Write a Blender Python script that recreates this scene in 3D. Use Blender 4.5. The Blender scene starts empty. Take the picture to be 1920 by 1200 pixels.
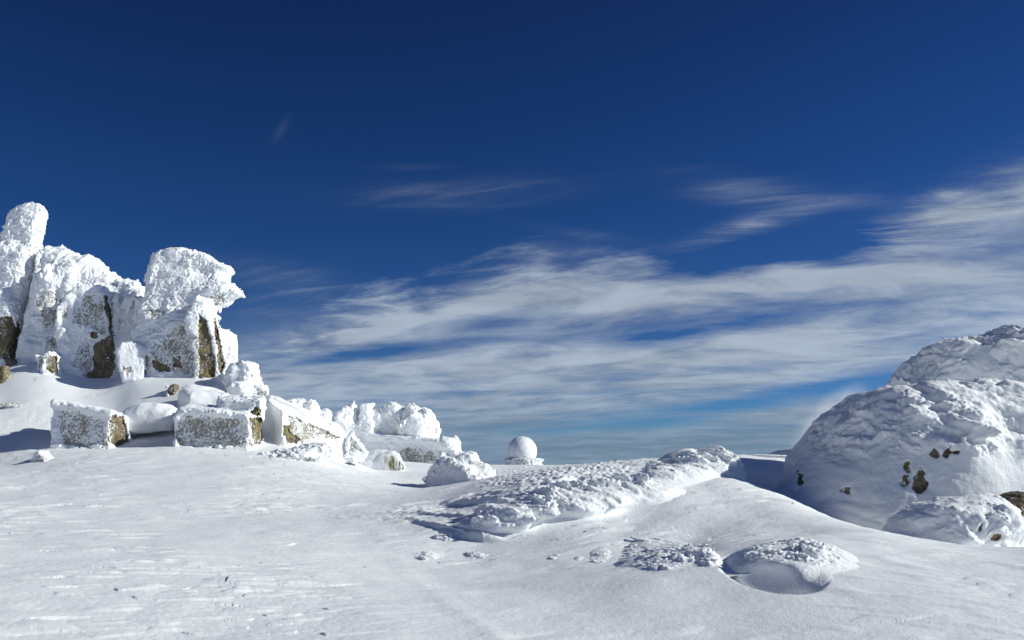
import bpy, math, time
import numpy as np
from concurrent.futures import ThreadPoolExecutor

T0 = time.time()
f32 = np.float32
# ------------------------------------------------------------------ camera geometry
F = 1663.0                       # focal length, in pixels of a 1920 wide frame
EYE = 1.7
TH = math.atan(252.0 / F)        # the camera looks up by this much
CT, ST = math.cos(TH), math.sin(TH)


def W(px, py, Y):
    """world point seen at (px, py) at forward distance Y"""
    x = (px - 960.0) / F
    v = (600.0 - py) / F
    dy, dz = CT - v * ST, ST + v * CT
    t = Y / dy
    return (x * t, Y, EYE + t * dz)


def PXY(X, Y, Z):
    dz = Z - EYE
    zc = np.maximum(Y * CT + dz * ST, 0.1)
    yc = -Y * ST + dz * CT
    return 960.0 + F * X / zc, 600.0 - F * yc / zc


# ------------------------------------------------------------------ noise
_r = np.random.RandomState(7)
PERM = _r.permutation(256).astype(np.int32)
_g = _r.normal(size=(256, 3))
GRAD = (_g / np.linalg.norm(_g, axis=1)[:, None]).astype(f32) * f32(1.4)
JIT = _r.uniform(0.12, 0.88, size=(256, 3)).astype(f32)
RND = _r.uniform(0, 1, size=256).astype(f32)


def hash3(i, j, k):
    h = PERM[i & 255]
    h = PERM[(h + j) & 255]
    return PERM[(h + k) & 255]


def perlin(P):
    P = np.asarray(P, f32)
    fl = np.floor(P)
    c = fl.astype(np.int32)
    f = P - fl
    u = f * f * f * (f * (f * 6 - 15) + 10)
    out = np.zeros(len(P), f32)
    for a in (0, 1):
        wx = u[:, 0] if a else 1 - u[:, 0]
        fx = f[:, 0] - a
        ha = PERM[(c[:, 0] + a) & 255]
        for b in (0, 1):
            wy = wx * (u[:, 1] if b else 1 - u[:, 1])
            fy = f[:, 1] - b
            hb = PERM[(ha + c[:, 1] + b) & 255]
            for d in (0, 1):
                h = PERM[(hb + c[:, 2] + d) & 255]
                G = GRAD[h]
                out += wy * (u[:, 2] if d else 1 - u[:, 2]) * (G[:, 0] * fx + G[:, 1] * fy + G[:, 2] * (f[:, 2] - d))
    return out


def fbm(P, octv=3, gain=0.5):
    P = np.asarray(P, f32)
    out = np.zeros(len(P), f32)
    a = 1.0
    for o in range(octv):
        out += f32(a) * perlin(P * f32(2.03 ** o) + f32(17.3 * o))
        a *= gain
    return out


def worley(P, k=0.0):
    """distance to the nearest of the scattered points, and a random number of that point;
    with k > 0 the distance is blended where cells meet"""
    P = np.asarray(P, f32)
    b = np.floor(P - 0.5).astype(np.int32)
    best = np.full(len(P), 9.0, f32)
    rid = np.zeros(len(P), np.int32)
    acc = np.zeros(len(P), f32)
    rac = np.zeros(len(P), f32)
    for i in (0, 1):
        for j in (0, 1):
            for m_ in (0, 1):
                ci, cj, ck = b[:, 0] + i, b[:, 1] + j, b[:, 2] + m_
                h = hash3(ci, cj, ck)
                J = JIT[h]
                d = (P[:, 0] - ci - J[:, 0]) ** 2 + (P[:, 1] - cj - J[:, 1]) ** 2 + (P[:, 2] - ck - J[:, 2]) ** 2
                if k:
                    e = np.exp(-f32(k) * np.sqrt(d))
                    acc += e
                    rac += e * RND[h]
                else:
                    m = d < best
                    best[m] = d[m]
                    rid[m] = h[m]
    if k:
        return -np.log(acc) / f32(k), rac / acc
    return np.sqrt(best), RND[rid]


def stretch(P, axis, s):
    """coordinates squeezed along axis, so that noise made on them is s times longer that way"""
    a = np.asarray(axis, f32)
    a = a / np.linalg.norm(a)
    t = P @ a
    return P - np.outer(t * f32(1 - 1.0 / s), a).astype(f32)


def sstep(a, b, x):
    t = np.clip((x - a) / (b - a), 0, 1)
    return t * t * (3 - 2 * t)


def smin(a, b, k):
    h = np.maximum(k - np.abs(a - b), 0) / k
    return np.minimum(a, b) - h * h * (k * 0.25)


def smax(a, b, k):
    return -smin(-a, -b, k)


def poly_sdf(px, py, pts):
    """signed distance to a polygon, any matching arrays px, py"""
    pts = [(float(a), float(b)) for a, b in pts]
    px = np.asarray(px, f32)
    py = np.asarray(py, f32)
    d = np.full(np.broadcast(px, py).shape, 1e12, f32)
    s = np.zeros(d.shape, bool)
    n = len(pts)
    for i in range(n):
        x0, y0 = pts[i]
        x1, y1 = pts[i - 1]
        ex, ey = x1 - x0, y1 - y0
        wx, wy = px - f32(x0), py - f32(y0)
        t = np.clip((wx * f32(ex) + wy * f32(ey)) / f32(ex * ex + ey * ey + 1e-12), 0, 1)
        d = np.minimum(d, (wx - t * f32(ex)) ** 2 + (wy - t * f32(ey)) ** 2)
        c1 = py >= y0
        c2 = py < y1
        c3 = f32(ex) * wy > f32(ey) * wx
        s ^= (c1 & c2 & c3) | (~c1 & ~c2 & ~c3)
    d = np.sqrt(d)
    return np.where(s, -d, d)


# ------------------------------------------------------------------ ground height
CTRL = []


def gp(px, Y, py):
    CTRL.append((px, Y, W(px, py, Y)[2]))


def gz(px, Y, z):
    CTRL.append((px, Y, z))


for px in (-300, 300, 960, 1500, 2200):
    gz(px, 4.0, 0.0)
for px, z in ((-300, .12), (200, .07), (600, .03), (1000, .0), (1500, .02), (2200, .06)):
    gz(px, 7.5, z)
for px, z in ((-300, .40), (0, .33), (300, .22), (700, .08), (1000, .07), (1120, .17), (1220, .29), (1340, .42), (1420, .52), (1520, .55), (1660, .47), (1780, .40), (1920, .40), (2200, .5)):
    gz(px, 12.0, z)
for px, z in ((1350, .33), (1450, .42), (1550, .42)):
    gz(px, 11.0, z)
for px, z in ((1120, .12), (1230, .24)):
    gz(px, 10.8, z)
for px, z in ((1150, .07), (1300, .13), (1400, .2), (1500, .25), (1650, .25), (1800, .24), (1950, .22)):
    gz(px, 9.9, z)
for px, Y, py in ((1390, 20.0, 905), (1440, 18.6, 927), (1480, 17.6, 944), (1560, 15.9, 975), (1640, 14.8, 996), (1700, 14.1, 1010), (1800, 13.3, 1024), (1900, 12.8, 1028),
                  (1230, 16.8, 972), (1265, 17.6, 940), (1310, 18.9, 914), (1350, 19.9, 899), (1200, 15.8, 998), (1300, 15.8, 993), (1400, 17.0, 950), (1380, 14.0, 1012), (1480, 14.4, 1000), (1230, 14.0, 1040)):
    gp(px, Y, py)
for px, Y, z in ((1520, 19.2, .5), (1450, 22, .7), (1600, 18, .15), (1680, 17.3, -.05), (1760, 16.8, -.08), (1860, 16.2, -.08), (2100, 16.5, .15),
                 (1600, 21, .0), (1750, 21, .0), (1900, 21, .0), (2200, 22, .3), (1450, 25, 1.1), (1450, 29, 1.58), (1400, 26, 1.4)):
    gz(px, Y, z)
for px, Y, py in ((1480, 31, 857), (1430, 34, 857), (1530, 34, 862), (1340, 40, 866), (1450, 46, 858)):
    gp(px, Y, py)
for px, Y, z in ((1450, 70, .9), (1700, 32, 1.0), (1950, 34, 1.0), (1700, 70, .3), (2200, 50, .6)):
    gz(px, Y, z)
for px, Y, py in ((1200, 14.5, 1036), (1180, 16.4, 990), (1000, 15.8, 1022), (900, 16.5, 1018), (1120, 15.8, 1005),
                  (1000, 19.5, 905), (1100, 20, 896), (900, 19, 945), (800, 18, 985), (820, 21, 955), (700, 20, 968), (600, 20, 970),
                  (1200, 22, 882), (1280, 23, 868), (1000, 30, 884), (1150, 32, 876), (900, 30, 905), (1200, 45, 872), (1100, 75, 872.5), (1000, 100, 872.5), (900, 90, 873),
                  (800, 33, 914), (860, 33, 905), (720, 33, 910), (620, 30, 905), (500, 30, 887), (300, 30, 882), (100, 30, 888), (-100, 30, 890),
                  (0, 20, 958), (-250, 20, 950), (300, 20, 962), (450, 20, 968),
                  (700, 48, 881), (760, 50, 877), (640, 44, 863), (560, 38, 846), (480, 38, 837), (330, 37, 837), (160, 37, 840), (60, 36, 855), (-20, 37, 858), (-200, 37, 850),
                  (0, 41, 800), (-200, 41, 800), (0, 45, 757), (0, 52, 692), (-200, 52, 690), (130, 45, 760), (130, 52, 700), (220, 45, 760), (300, 44, 762), (290, 50, 702), (400, 47, 715),
                  (20, 49.8, 683), (60, 49.8, 678), (100, 49.2, 690), (130, 48.6, 704), (190, 48.6, 715), (255, 46.9, 714), (300, 46.6, 714), (390, 46.6, 716), (450, 46, 745), (505, 46, 772), (560, 50, 800), (640, 54, 835), (750, 62, 868), (860, 60, 873), (900, 60, 874), (660, 66, 862), (790, 72, 871)):
    gp(px, Y, py)
for px, Y, z in ((0, 62, 7.5), (200, 62, 7.3), (420, 62, 5.0), (560, 70, 3.0), (0, 100, 4), (300, 100, 3), (600, 110, 1.0), (-300, 60, 7), (-300, 100, 4), (960, 150, -.8), (300, 150, -1), (1500, 140, -1), (2200, 140, -1)):
    gz(px, Y, z)

_c = np.array(CTRL, float)
_cu = (_c[:, 0] - 960) / F


def _ab(u, r):
    return 2.2 * u, 1.3 * np.log(np.maximum(r, .5) / 15.0)


_ca, _cb = _ab(_cu, _c[:, 1])


def _tps(d2):
    return np.where(d2 > 1e-12, d2 * np.log(np.maximum(d2, 1e-12)), 0.0)


_n = len(_c)
_K = _tps((_ca[:, None] - _ca[None]) ** 2 + (_cb[:, None] - _cb[None]) ** 2) + np.eye(_n) * 2e-4
_Pm = np.stack([np.ones(_n), _ca, _cb], 1)
_sol = np.linalg.solve(np.block([[_K, _Pm], [_Pm.T, np.zeros((3, 3))]]), np.concatenate([_c[:, 2], np.zeros(3)]))
# tabulate it on a fine grid in (a, b)
GA, GB = np.linspace(-1.7, 1.7, 900), np.linspace(-2.4, 3.2, 900)
_A, _B = np.meshgrid(GA, GB, indexing='ij')
TAB = _sol[-3] + _sol[-2] * _A + _sol[-1] * _B
for _i in range(_n):
    TAB += _sol[_i] * _tps((_A - _ca[_i]) ** 2 + (_B - _cb[_i]) ** 2)
TAB = TAB.astype(f32)


def ground_z(X, Y):
    X = np.asarray(X, float)
    Y = np.asarray(Y, float)
    r = np.hypot(X, Y)
    az = np.arctan2(X, Y)
    azc = np.clip(az, -math.radians(37), math.radians(37))
    a, b = _ab(np.tan(azc), r * np.cos(azc))
    ia = np.clip((a - GA[0]) / (GA[1] - GA[0]), 0, len(GA) - 1.001)
    ib = np.clip((b - GB[0]) / (GB[1] - GB[0]), 0, len(GB) - 1.001)
    i, j = ia.astype(int), ib.astype(int)
    fa, fb = ia - i, ib - j
    z = TAB[i, j] * (1 - fa) * (1 - fb) + TAB[i + 1, j] * fa * (1 - fb) + TAB[i, j + 1] * (1 - fa) * fb + TAB[i + 1, j + 1] * fa * fb
    side = sstep(math.radians(45), math.radians(80), np.abs(az))
    z = z * (1 - side) + side * 0.0
    z = z * sstep(1.5, 5.0, r)
    far = sstep(math.log(110), math.log(260), np.log(np.maximum(r, 1)))
    drop = -0.055 * np.maximum(r - 100, 0)
    drop = np.where(drop < -300, -300 - 260 * (1 - np.exp((drop + 300) / 260)), drop)
    return z * (1 - far) + (drop - 1.0) * far


def ground_hit(px, py):
    """forward distance at which the sight line through (px, py) first meets the snow"""
    Y = np.linspace(7, 60, 3000)
    x = W(px, py, 1.0)[0]
    p = W(px, py, 1.0)[2] - EYE
    h = EYE + p * Y - ground_z(x * Y, Y)
    k = np.argmax(h < 0)
    return float(Y[k])


def hollow(X, Y, Z):
    """depth scoured out of the snow in front of the near hump"""
    px, py = PXY(X, Y, Z)
    P = np.stack([X, Y, Z * 0], -1).reshape(-1, 3).astype(f32)
    d = np.hypot((px - 1450) / 88, (py - 1072 - .16 * (px - 1450)) / 33)
    d = d + (.05 * perlin(P / f32(.3))).reshape(d.shape)
    return .33 * sstep(1.24, .50, d) * (np.hypot(X, Y) < 13.5)


# ------------------------------------------------------------------ surface nets
def surface_nets(d, org, h):
    s = d < 0
    acc = np.zeros(tuple(n - 1 for n in d.shape), np.uint8)
    nx, ny, nz = acc.shape
    for i in (0, 1):
        for j in (0, 1):
            for k in (0, 1):
                acc += s[i:i + nx, j:j + ny, k:k + nz]
    act = (acc > 0) & (acc < 8)
    ci = np.argwhere(act).astype(np.int32)
    idx = np.full(acc.shape, -1, np.int32)
    idx[act] = np.arange(len(ci), dtype=np.int32)
    cor = [(i, j, k) for i in (0, 1) for j in (0, 1) for k in (0, 1)]
    val = [d[ci[:, 0] + c[0], ci[:, 1] + c[1], ci[:, 2] + c[2]] for c in cor]
    pos = np.zeros((len(ci), 3), f32)
    cnt = np.zeros(len(ci), f32)
    for a in range(8):
        for ax in range(3):
            if cor[a][ax] == 0:
                b = cor.index(tuple(1 if q == ax else cor[a][q] for q in range(3)))
                va, vb = val[a], val[b]
                m = (va < 0) != (vb < 0)
                t = np.where(m, va / np.where(m, va - vb, 1), 0)
                for q in range(3):
                    pos[:, q] += m * (cor[a][q] + (t if q == ax else 0))
                cnt += m
    pos /= cnt[:, None]
    verts = (np.asarray(org, f32) + (ci + pos) * f32(h)).astype(f32)
    quads = []
    for ax in range(3):
        o = [q for q in range(3) if q != ax]
        sl0 = [slice(None)] * 3
        sl1 = [slice(None)] * 3
        sl0[ax], sl1[ax] = slice(0, -1), slice(1, None)
        ch = s[tuple(sl0)] != s[tuple(sl1)]
        e = np.argwhere(ch)
        ok = np.ones(len(e), bool)
        for q in o:
            ok &= (e[:, q] >= 1) & (e[:, q] <= d.shape[q] - 2)
        e = e[ok]

        def cell(p, q):
            c = e.copy()
            c[:, o[0]] -= p
            c[:, o[1]] -= q
            return idx[c[:, 0], c[:, 1], c[:, 2]]
        qd = np.stack([cell(1, 1), cell(0, 1), cell(0, 0), cell(1, 0)], 1)
        inside = s[e[:, 0], e[:, 1], e[:, 2]]
        if ax == 1:
            inside = ~inside
        qd[~inside] = qd[~inside][:, ::-1]
        quads.append(qd)
    return verts, np.concatenate(quads)


class Grid:
    """box of voxels in which a rock is modelled as a distance field"""

    def __init__(self, px0, px1, py0, py1, Yc, Y0, Y1, h, zlo=None):
        a, b = W(px0, (py0 + py1) / 2, Yc), W(px1, (py0 + py1) / 2, Yc)
        z1 = W((px0 + px1) / 2, py0, Yc)[2]
        z0 = W((px0 + px1) / 2, py1, Yc)[2] if zlo is None else zlo
        self.o = np.array([a[0], Y0, z0])
        self.h = h
        self.X = (a[0] + h * np.arange(int((b[0] - a[0]) / h) + 1)).astype(f32)[:, None, None]
        self.Y = (Y0 + h * np.arange(int((Y1 - Y0) / h) + 1)).astype(f32)[None, :, None]
        self.Z = (z0 + h * np.arange(int((z1 - z0) / h) + 1)).astype(f32)[None, None, :]
        self.shape = (self.X.shape[0], self.Y.shape[1], self.Z.shape[2])

    def poly(self, pts, Y0, T, R, tilt=0.0, turn=0.0):
        q = [W(p[0], p[1], Y0) for p in pts]
        d2 = poly_sdf(self.X[:, :, 0], self.Z[:, 0, :], [(p[0], p[2]) for p in q])[:, None, :]
        zm = f32(np.mean([p[2] for p in q]))
        xm = f32(np.mean([p[0] for p in q]))
        w = np.abs(self.Y - f32(Y0 + T * 0.0) - f32(tilt) * (self.Z - zm) - f32(turn) * (self.X - xm)) - f32(T)
        a, b = d2 + f32(R), w + f32(R)
        return np.sqrt(np.maximum(a, 0) ** 2 + np.maximum(b, 0) ** 2) - f32(R) + np.minimum(np.maximum(a, b), 0)

    def prism(self, foot, tops, k=0.15):
        """foot: (px, Y) corners; tops: three (px, py, Y) points of the top plane"""
        fp = [(W(p[0], 830, p[1])[0], p[1]) for p in foot]
        d2 = poly_sdf(self.X[:, :, 0], self.Y[0, :, 0][None, :], fp)[:, :, None]
        t = np.array([W(*p) for p in tops])
        A = np.stack([t[:, 0], t[:, 1], np.ones(3)], 1)
        a, b, c = np.linalg.solve(A, t[:, 2])
        pl = (self.Z - (f32(a) * self.X + f32(b) * self.Y + f32(c))) / f32(math.sqrt(1 + a * a + b * b))
        return smax(d2, pl, f32(k))

    def ell(self, px, py, Y, rx, ry, rz, rot=0.0, tip=0.0):
        c = W(px, py, Y)
        x, y, z = self.X - f32(c[0]), self.Y - f32(c[1]), self.Z - f32(c[2])
        cr, sr = f32(math.cos(rot)), f32(math.sin(rot))
        x, y = x * cr + y * sr, -x * sr + y * cr
        if tip:
            cr, sr = f32(math.cos(tip)), f32(math.sin(tip))
            x, z = x * cr + z * sr, -x * sr + z * cr
        k0 = np.sqrt((x / f32(rx)) ** 2 + (y / f32(ry)) ** 2 + (z / f32(rz)) ** 2)
        k1 = np.sqrt((x / f32(rx * rx)) ** 2 + (y / f32(ry * ry)) ** 2 + (z / f32(rz * rz)) ** 2)
        return k0 * (k0 - 1) / np.maximum(k1, f32(1e-6))


def drape(g, cx, cy, rx, ry, h, rot):
    # a low heap that follows the snow surface
    G = ground_z(g.X[:, :, 0] + 0 * g.Y[:, :, 0], g.Y[0, :, 0][None, :] + 0 * g.X[:, :, 0]).astype(f32)
    x, y = g.X[:, :, 0] - f32(cx), g.Y[0, :, 0][None, :] - f32(cy)
    c, s_ = f32(math.cos(rot)), f32(math.sin(rot))
    x, y = x * c + y * s_, -x * s_ + y * c
    r2 = (x / f32(rx)) ** 2 + (y / f32(ry)) ** 2
    top = G + f32(h) * np.maximum(1 - r2, -.8) - f32(.02)
    return (g.Z - top[:, :, None]) * f32(.85)


WIND = (1.0, -0.35, -0.22)


def rime_disp(P, R):
    """height of the rime crust above the rock at points P"""
    out = np.zeros(len(P), f32)
    w = R.get('warp', 0.25)
    sc = R.get('wl', 0.7)
    V = P + f32(w) * np.stack([perlin(P / sc + 3.1), perlin(P / sc + 41.7), perlin(P / sc + 77.9)], 1)
    if R.get('low'):
        L, A = R['low']
        out += f32(A) * fbm(P / f32(L) + 9.0, 2)
    mod = 0.45 + 1.1 * np.clip(0.5 + perlin(P / f32(1.1) + 5.5), 0, 1)
    st = R.get('s', 1.8)
    n = len(R['L'])
    for i, (L, A) in enumerate(zip(R['L'], R['A'])):
        si = st[i] if isinstance(st, (list, tuple)) else 1 + (st - 1) * (1 - .75 * i / max(n - 1, 1))
        Q = stretch(V, R.get('axis', WIND), si) if si > 1.02 else V
        if i < n - 1:
            d, r = worley(Q / f32(L) + f32(i * 11.3), 9.0)
            t = np.maximum(d + f32(.12), 0) / f32(.82)
            e = np.clip(1 - t * t, 0, 1)
            out += f32(A) * mod * (e * (0.30 + 0.80 * r) - 0.30)
        else:                                    # crumbs sitting on the lobes
            d, r = worley(Q / f32(L) + f32(i * 11.3))
            t = d / f32(.62)
            e = np.sqrt(np.clip(1 - t * t, 0, 1))
            out += f32(A) * mod * (e * (0.25 + 0.85 * r) - 0.30)
    return out


def fleck(P, scale=0.10):
    a = perlin(P / f32(scale))
    b = perlin(P / f32(scale * 0.5) + 31.0)
    return a + 0.6 * b


def zone_weight(P, zones, kind):
    px, py = PXY(P[:, 0], P[:, 1], P[:, 2])
    w = np.zeros(len(P), f32)
    nz = None
    for z in zones:
        if z[0] != kind:
            continue
        pts = z[1]
        x0, x1 = min(p[0] for p in pts) - 14, max(p[0] for p in pts) + 14
        y0, y1 = min(p[1] for p in pts) - 14, max(p[1] for p in pts) + 14
        m = (px > x0) & (px < x1) & (py > y0) & (py < y1)
        if len(z) > 2:
            m &= P[:, 1] < z[2]
        if not m.any():
            continue
        q = P[m]
        d = poly_sdf(px[m], py[m], pts) / f32(F) * q[:, 1]
        am = 0.11 if kind == 'bare' else 0.16
        d = d + f32(am) * perlin(q / f32(.28)) + f32(am * .7) * perlin(q / f32(.11) + 4.0)
        w[m] = np.maximum(w[m], sstep(0.035, -0.035, d))
    return w


def rock_disp(P):
    Q = P * np.array([1.0, 1.0, 0.45], f32)
    a = 1 - np.abs(perlin(Q / f32(.55) + 3.0)) * 2
    return 0.05 * fbm(P / f32(.5), 3) - 0.05 * np.maximum(a, 0) ** 6 + 0.02 * perlin(P / f32(.12))


def make_rock(spec):
    """returns vertices, quads, zone id per face and fleck value per vertex"""
    g = spec['grid']
    d = np.broadcast_to(spec['sdf'](g), g.shape).astype(f32).copy()
    R = spec['rime']
    zones = spec.get('zones', [])
    kd = spec.get('drift', 0.0)
    if kd:                                   # snow banked up against the foot
        G = ground_z(g.X[:, :, 0] + 0 * g.Y[:, :, 0], g.Y[0, :, 0][None, :] + 0 * g.X[:, :, 0]).astype(f32)
        if spec.get('hollow'):
            G = (G - hollow(g.X[:, :, 0] + 0 * G, g.Y[0, :, 0][None, :] + 0 * G, G)).astype(f32)
        d = smin(d, (g.Z - G[:, :, None] + f32(.14 if spec.get('hollow') else .075)) * f32(.9), f32(kd)).astype(f32)
    band = sum(R['A']) * .9 + 0.20 + (R['low'][1] if R.get('low') else 0)
    m = np.abs(d) < band
    ii = np.argwhere(m)
    P = (g.o + ii * g.h).astype(f32)
    disp = rime_disp(P, R)
    if kd:
        hg = P[:, 2] - ground_z(P[:, 0], P[:, 1])
        disp *= sstep(-.02, .55 * kd, hg).astype(f32)
    if spec.get('calm') is not None:
        disp *= spec['calm'](P)
    base = d[m]
    if zones:
        wf = zone_weight(P, zones, 'frost')
        wb = zone_weight(P, zones, 'bare')
        fl = fleck(P)
        if wf.any():
            disp = disp * (1 - wf) + wf * (0.03 * fl - spec.get('recess', 0.05) + 0.3 * disp)
        if wb.any():
            disp = disp * (1 - wb) + wb * (rock_disp(P) - spec.get('recess', 0.07) - 0.03)
    if spec.get('extra') is not None:
        disp += spec['extra'](P)
    base -= np.clip(disp, -band * .95, band * .95)
    d[m] = base
    v, q = surface_nets(d, g.o, g.h)
    # keep only what is above the ground (with some margin below it)
    gz_ = ground_z(v[:, 0], v[:, 1])
    keepv = v[:, 2] > gz_ - (0.06 if kd and not spec.get('hollow') else 0.42)
    q = q[keepv[q].any(1)]
    zid = np.zeros(len(q), np.int8)
    fl = np.zeros(len(v), f32)
    if zones:
        wf, wb = zone_weight(v, zones, 'frost'), zone_weight(v, zones, 'bare')
        zid[wf[q].mean(1) > .5] = 1
        zid[wb[q].mean(1) > .5] = 2
        fl = .7 * fleck(v) + 0.55 * perlin(v / f32(.8) + 8.0) + 0.3 * perlin(v / f32(.3) + 2.0) + spec.get('white', 0.0)
    return v, q, zid, fl


# ------------------------------------------------------------------ linking meshes
COL = bpy.context.scene.collection
PART = {0: 'rime_crust', 1: 'frosted_face', 2: 'bare_rock'}


def mesh_from(name, v, q, mat, attr=None, origin=(0, 0, 0), parent=None, smooth=True):
    used = np.unique(q)
    remap = np.full(len(v), -1, np.int32)
    remap[used] = np.arange(len(used))
    vv = (v[used] - np.asarray(origin, f32)).astype(f32)
    qq = remap[q].astype(np.int32)
    me = bpy.data.meshes.new(name)
    n = qq.shape[1]
    me.vertices.add(len(vv))
    me.vertices.foreach_set('co', vv.ravel())
    me.loops.add(qq.size)
    me.loops.foreach_set('vertex_index', qq.ravel())
    me.polygons.add(len(qq))
    me.polygons.foreach_set('loop_start', np.arange(0, qq.size, n, dtype=np.int32))
    me.polygons.foreach_set('loop_total', np.full(len(qq), n, np.int32))
    me.polygons.foreach_set('use_smooth', np.full(len(qq), smooth, bool))
    for an, av in (attr or {}).items():
        a = me.attributes.new(an, 'FLOAT', 'POINT')
        a.data.foreach_set('value', np.ascontiguousarray(av[used], f32))
    me.update(calc_edges=True)
    me.materials.append(mat)
    ob = bpy.data.objects.new(name, me)
    COL.objects.link(ob)
    if parent is not None:
        ob.parent = parent
    else:
        ob.location = origin
    return ob


def components(q, mask):
    """groups of faces that hang together, largest first"""
    f = np.where(mask)[0]
    if not len(f):
        return []
    u, inv = np.unique(q[f], return_inverse=True)
    inv = inv.reshape(-1, q.shape[1])
    lab = np.arange(len(u))
    for _ in range(4000):
        m = lab[inv].min(1)
        new = lab.copy()
        for k in range(inv.shape[1]):
            np.minimum.at(new, inv[:, k], m)
        new = new[new]
        if (new == lab).all():
            break
        lab = new
    fl = lab[inv[:, 0]]
    out = [f[fl == k] for k in np.unique(fl)]
    return sorted(out, key=len, reverse=True)


def tag(o, label=None, cat=None, group=None, kind=None):
    if label:
        o['label'] = label
    if cat:
        o['category'] = cat
    if group:
        o['group'] = group
    if kind:
        o['kind'] = kind
    return o


# ------------------------------------------------------------------ materials
def new_mat(name):
    m = bpy.data.materials.new(name)
    m.use_nodes = True
    nt = m.node_tree
    nt.nodes.clear()
    out = nt.nodes.new('ShaderNodeOutputMaterial')
    b = nt.nodes.new('ShaderNodeBsdfPrincipled')
    nt.links.new(b.outputs[0], out.inputs[0])
    return m, nt, b


def nn(nt, typ, **kw):
    n = nt.nodes.new(typ)
    for k, v in kw.items():
        if k in n.inputs.keys() if isinstance(k, str) else False:
            n.inputs[k].default_value = v
        else:
            setattr(n, k, v)
    return n


def noise_tex(nt, vec, scale, detail=4.0, rough=.55):
    n = nt.nodes.new('ShaderNodeTexNoise')
    n.inputs['Scale'].default_value = scale
    n.inputs['Detail'].default_value = detail
    n.inputs['Roughness'].default_value = rough
    nt.links.new(vec, n.inputs['Vector'])
    return n


def add_bump(nt, b, parts, dist):
    """parts: list of (height socket, strength)"""
    prev = None
    for sock, st in parts:
        bp = nt.nodes.new('ShaderNodeBump')
        bp.inputs['Strength'].default_value = st
        bp.inputs['Distance'].default_value = dist
        nt.links.new(sock, bp.inputs['Height'])
        if prev is not None:
            nt.links.new(prev, bp.inputs['Normal'])
        prev = bp.outputs[0]
    nt.links.new(prev, b.inputs['Normal'])


SNOW = (.875, .89, .90)


def snow_material(name, grain, dist, sss=0.0):
    m, nt, b = new_mat(name)
    tc = nt.nodes.new('ShaderNodeTexCoord')
    geo = nt.nodes.new('ShaderNodeNewGeometry')
    pos = geo.outputs['Position']
    n1 = noise_tex(nt, pos, 1.1, 5, .6)
    mix = nt.nodes.new('ShaderNodeMix')
    mix.data_type = 'RGBA'
    mix.inputs[6].default_value = (SNOW[0] * .965, SNOW[1] * .97, SNOW[2] * .975, 1)
    mix.inputs[7].default_value = (.90, .915, .93, 1)
    nt.links.new(n1.outputs['Fac'], mix.inputs[0])
    nt.links.new(mix.outputs[2], b.inputs['Base Color'])
    b.inputs['Roughness'].default_value = .75
    b.inputs['Subsurface Weight'].default_value = sss
    b.inputs['Subsurface Radius'].default_value = (1.0, .95, .9)
    b.inputs['Subsurface Scale'].default_value = .025
    b.inputs['Specular IOR Level'].default_value = .25
    n2 = noise_tex(nt, pos, grain, 3, .65)
    n3 = noise_tex(nt, pos, grain * .22, 3, .6)
    add_bump(nt, b, [(n3.outputs['Fac'], .45), (n2.outputs['Fac'], .5)], dist)
    return m


def rock_color(nt, pos):
    """granite with brown weathering and yellow-green lichen"""
    n1 = noise_tex(nt, pos, 1.7, 6, .62)
    r1 = nt.nodes.new('ShaderNodeValToRGB')
    e = r1.color_ramp.elements
    e[0].position, e[0].color = .30, (.095, .082, .066, 1)
    e[1].position, e[1].color = .70, (.29, .235, .16, 1)
    k = e.new(.48)
    k.color = (.165, .132, .09, 1)
    nt.links.new(n1.outputs['Fac'], r1.inputs[0])
    n2 = noise_tex(nt, pos, 2.6, 7, .7)
    s2 = nt.nodes.new('ShaderNodeMapRange')
    s2.interpolation_type = 'SMOOTHSTEP'
    s2.inputs['From Min'].default_value = .50
    s2.inputs['From Max'].default_value = .62
    nt.links.new(n2.outputs['Fac'], s2.inputs['Value'])
    mx = nt.nodes.new('ShaderNodeMix')
    mx.data_type = 'RGBA'
    mx.inputs[7].default_value = (.25, .225, .075, 1)
    nt.links.new(s2.outputs[0], mx.inputs[0])
    nt.links.new(r1.outputs[0], mx.inputs[6])
    # dark cracks and pits
    n3 = noise_tex(nt, pos, 7.0, 6, .75)
    s3 = nt.nodes.new('ShaderNodeMapRange')
    s3.interpolation_type = 'SMOOTHSTEP'
    s3.inputs['From Min'].default_value = .36
    s3.inputs['From Max'].default_value = .50
    s3.inputs['To Min'].default_value = .38
    nt.links.new(n3.outputs['Fac'], s3.inputs['Value'])
    m2 = nt.nodes.new('ShaderNodeMix')
    m2.data_type = 'RGBA'
    m2.blend_type = 'MULTIPLY'
    m2.inputs[0].default_value = 1
    nt.links.new(mx.outputs[2], m2.inputs[6])
    nt.links.new(s3.outputs[0], m2.inputs[7])
    return m2.outputs[2], n3.outputs['Fac']


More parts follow.
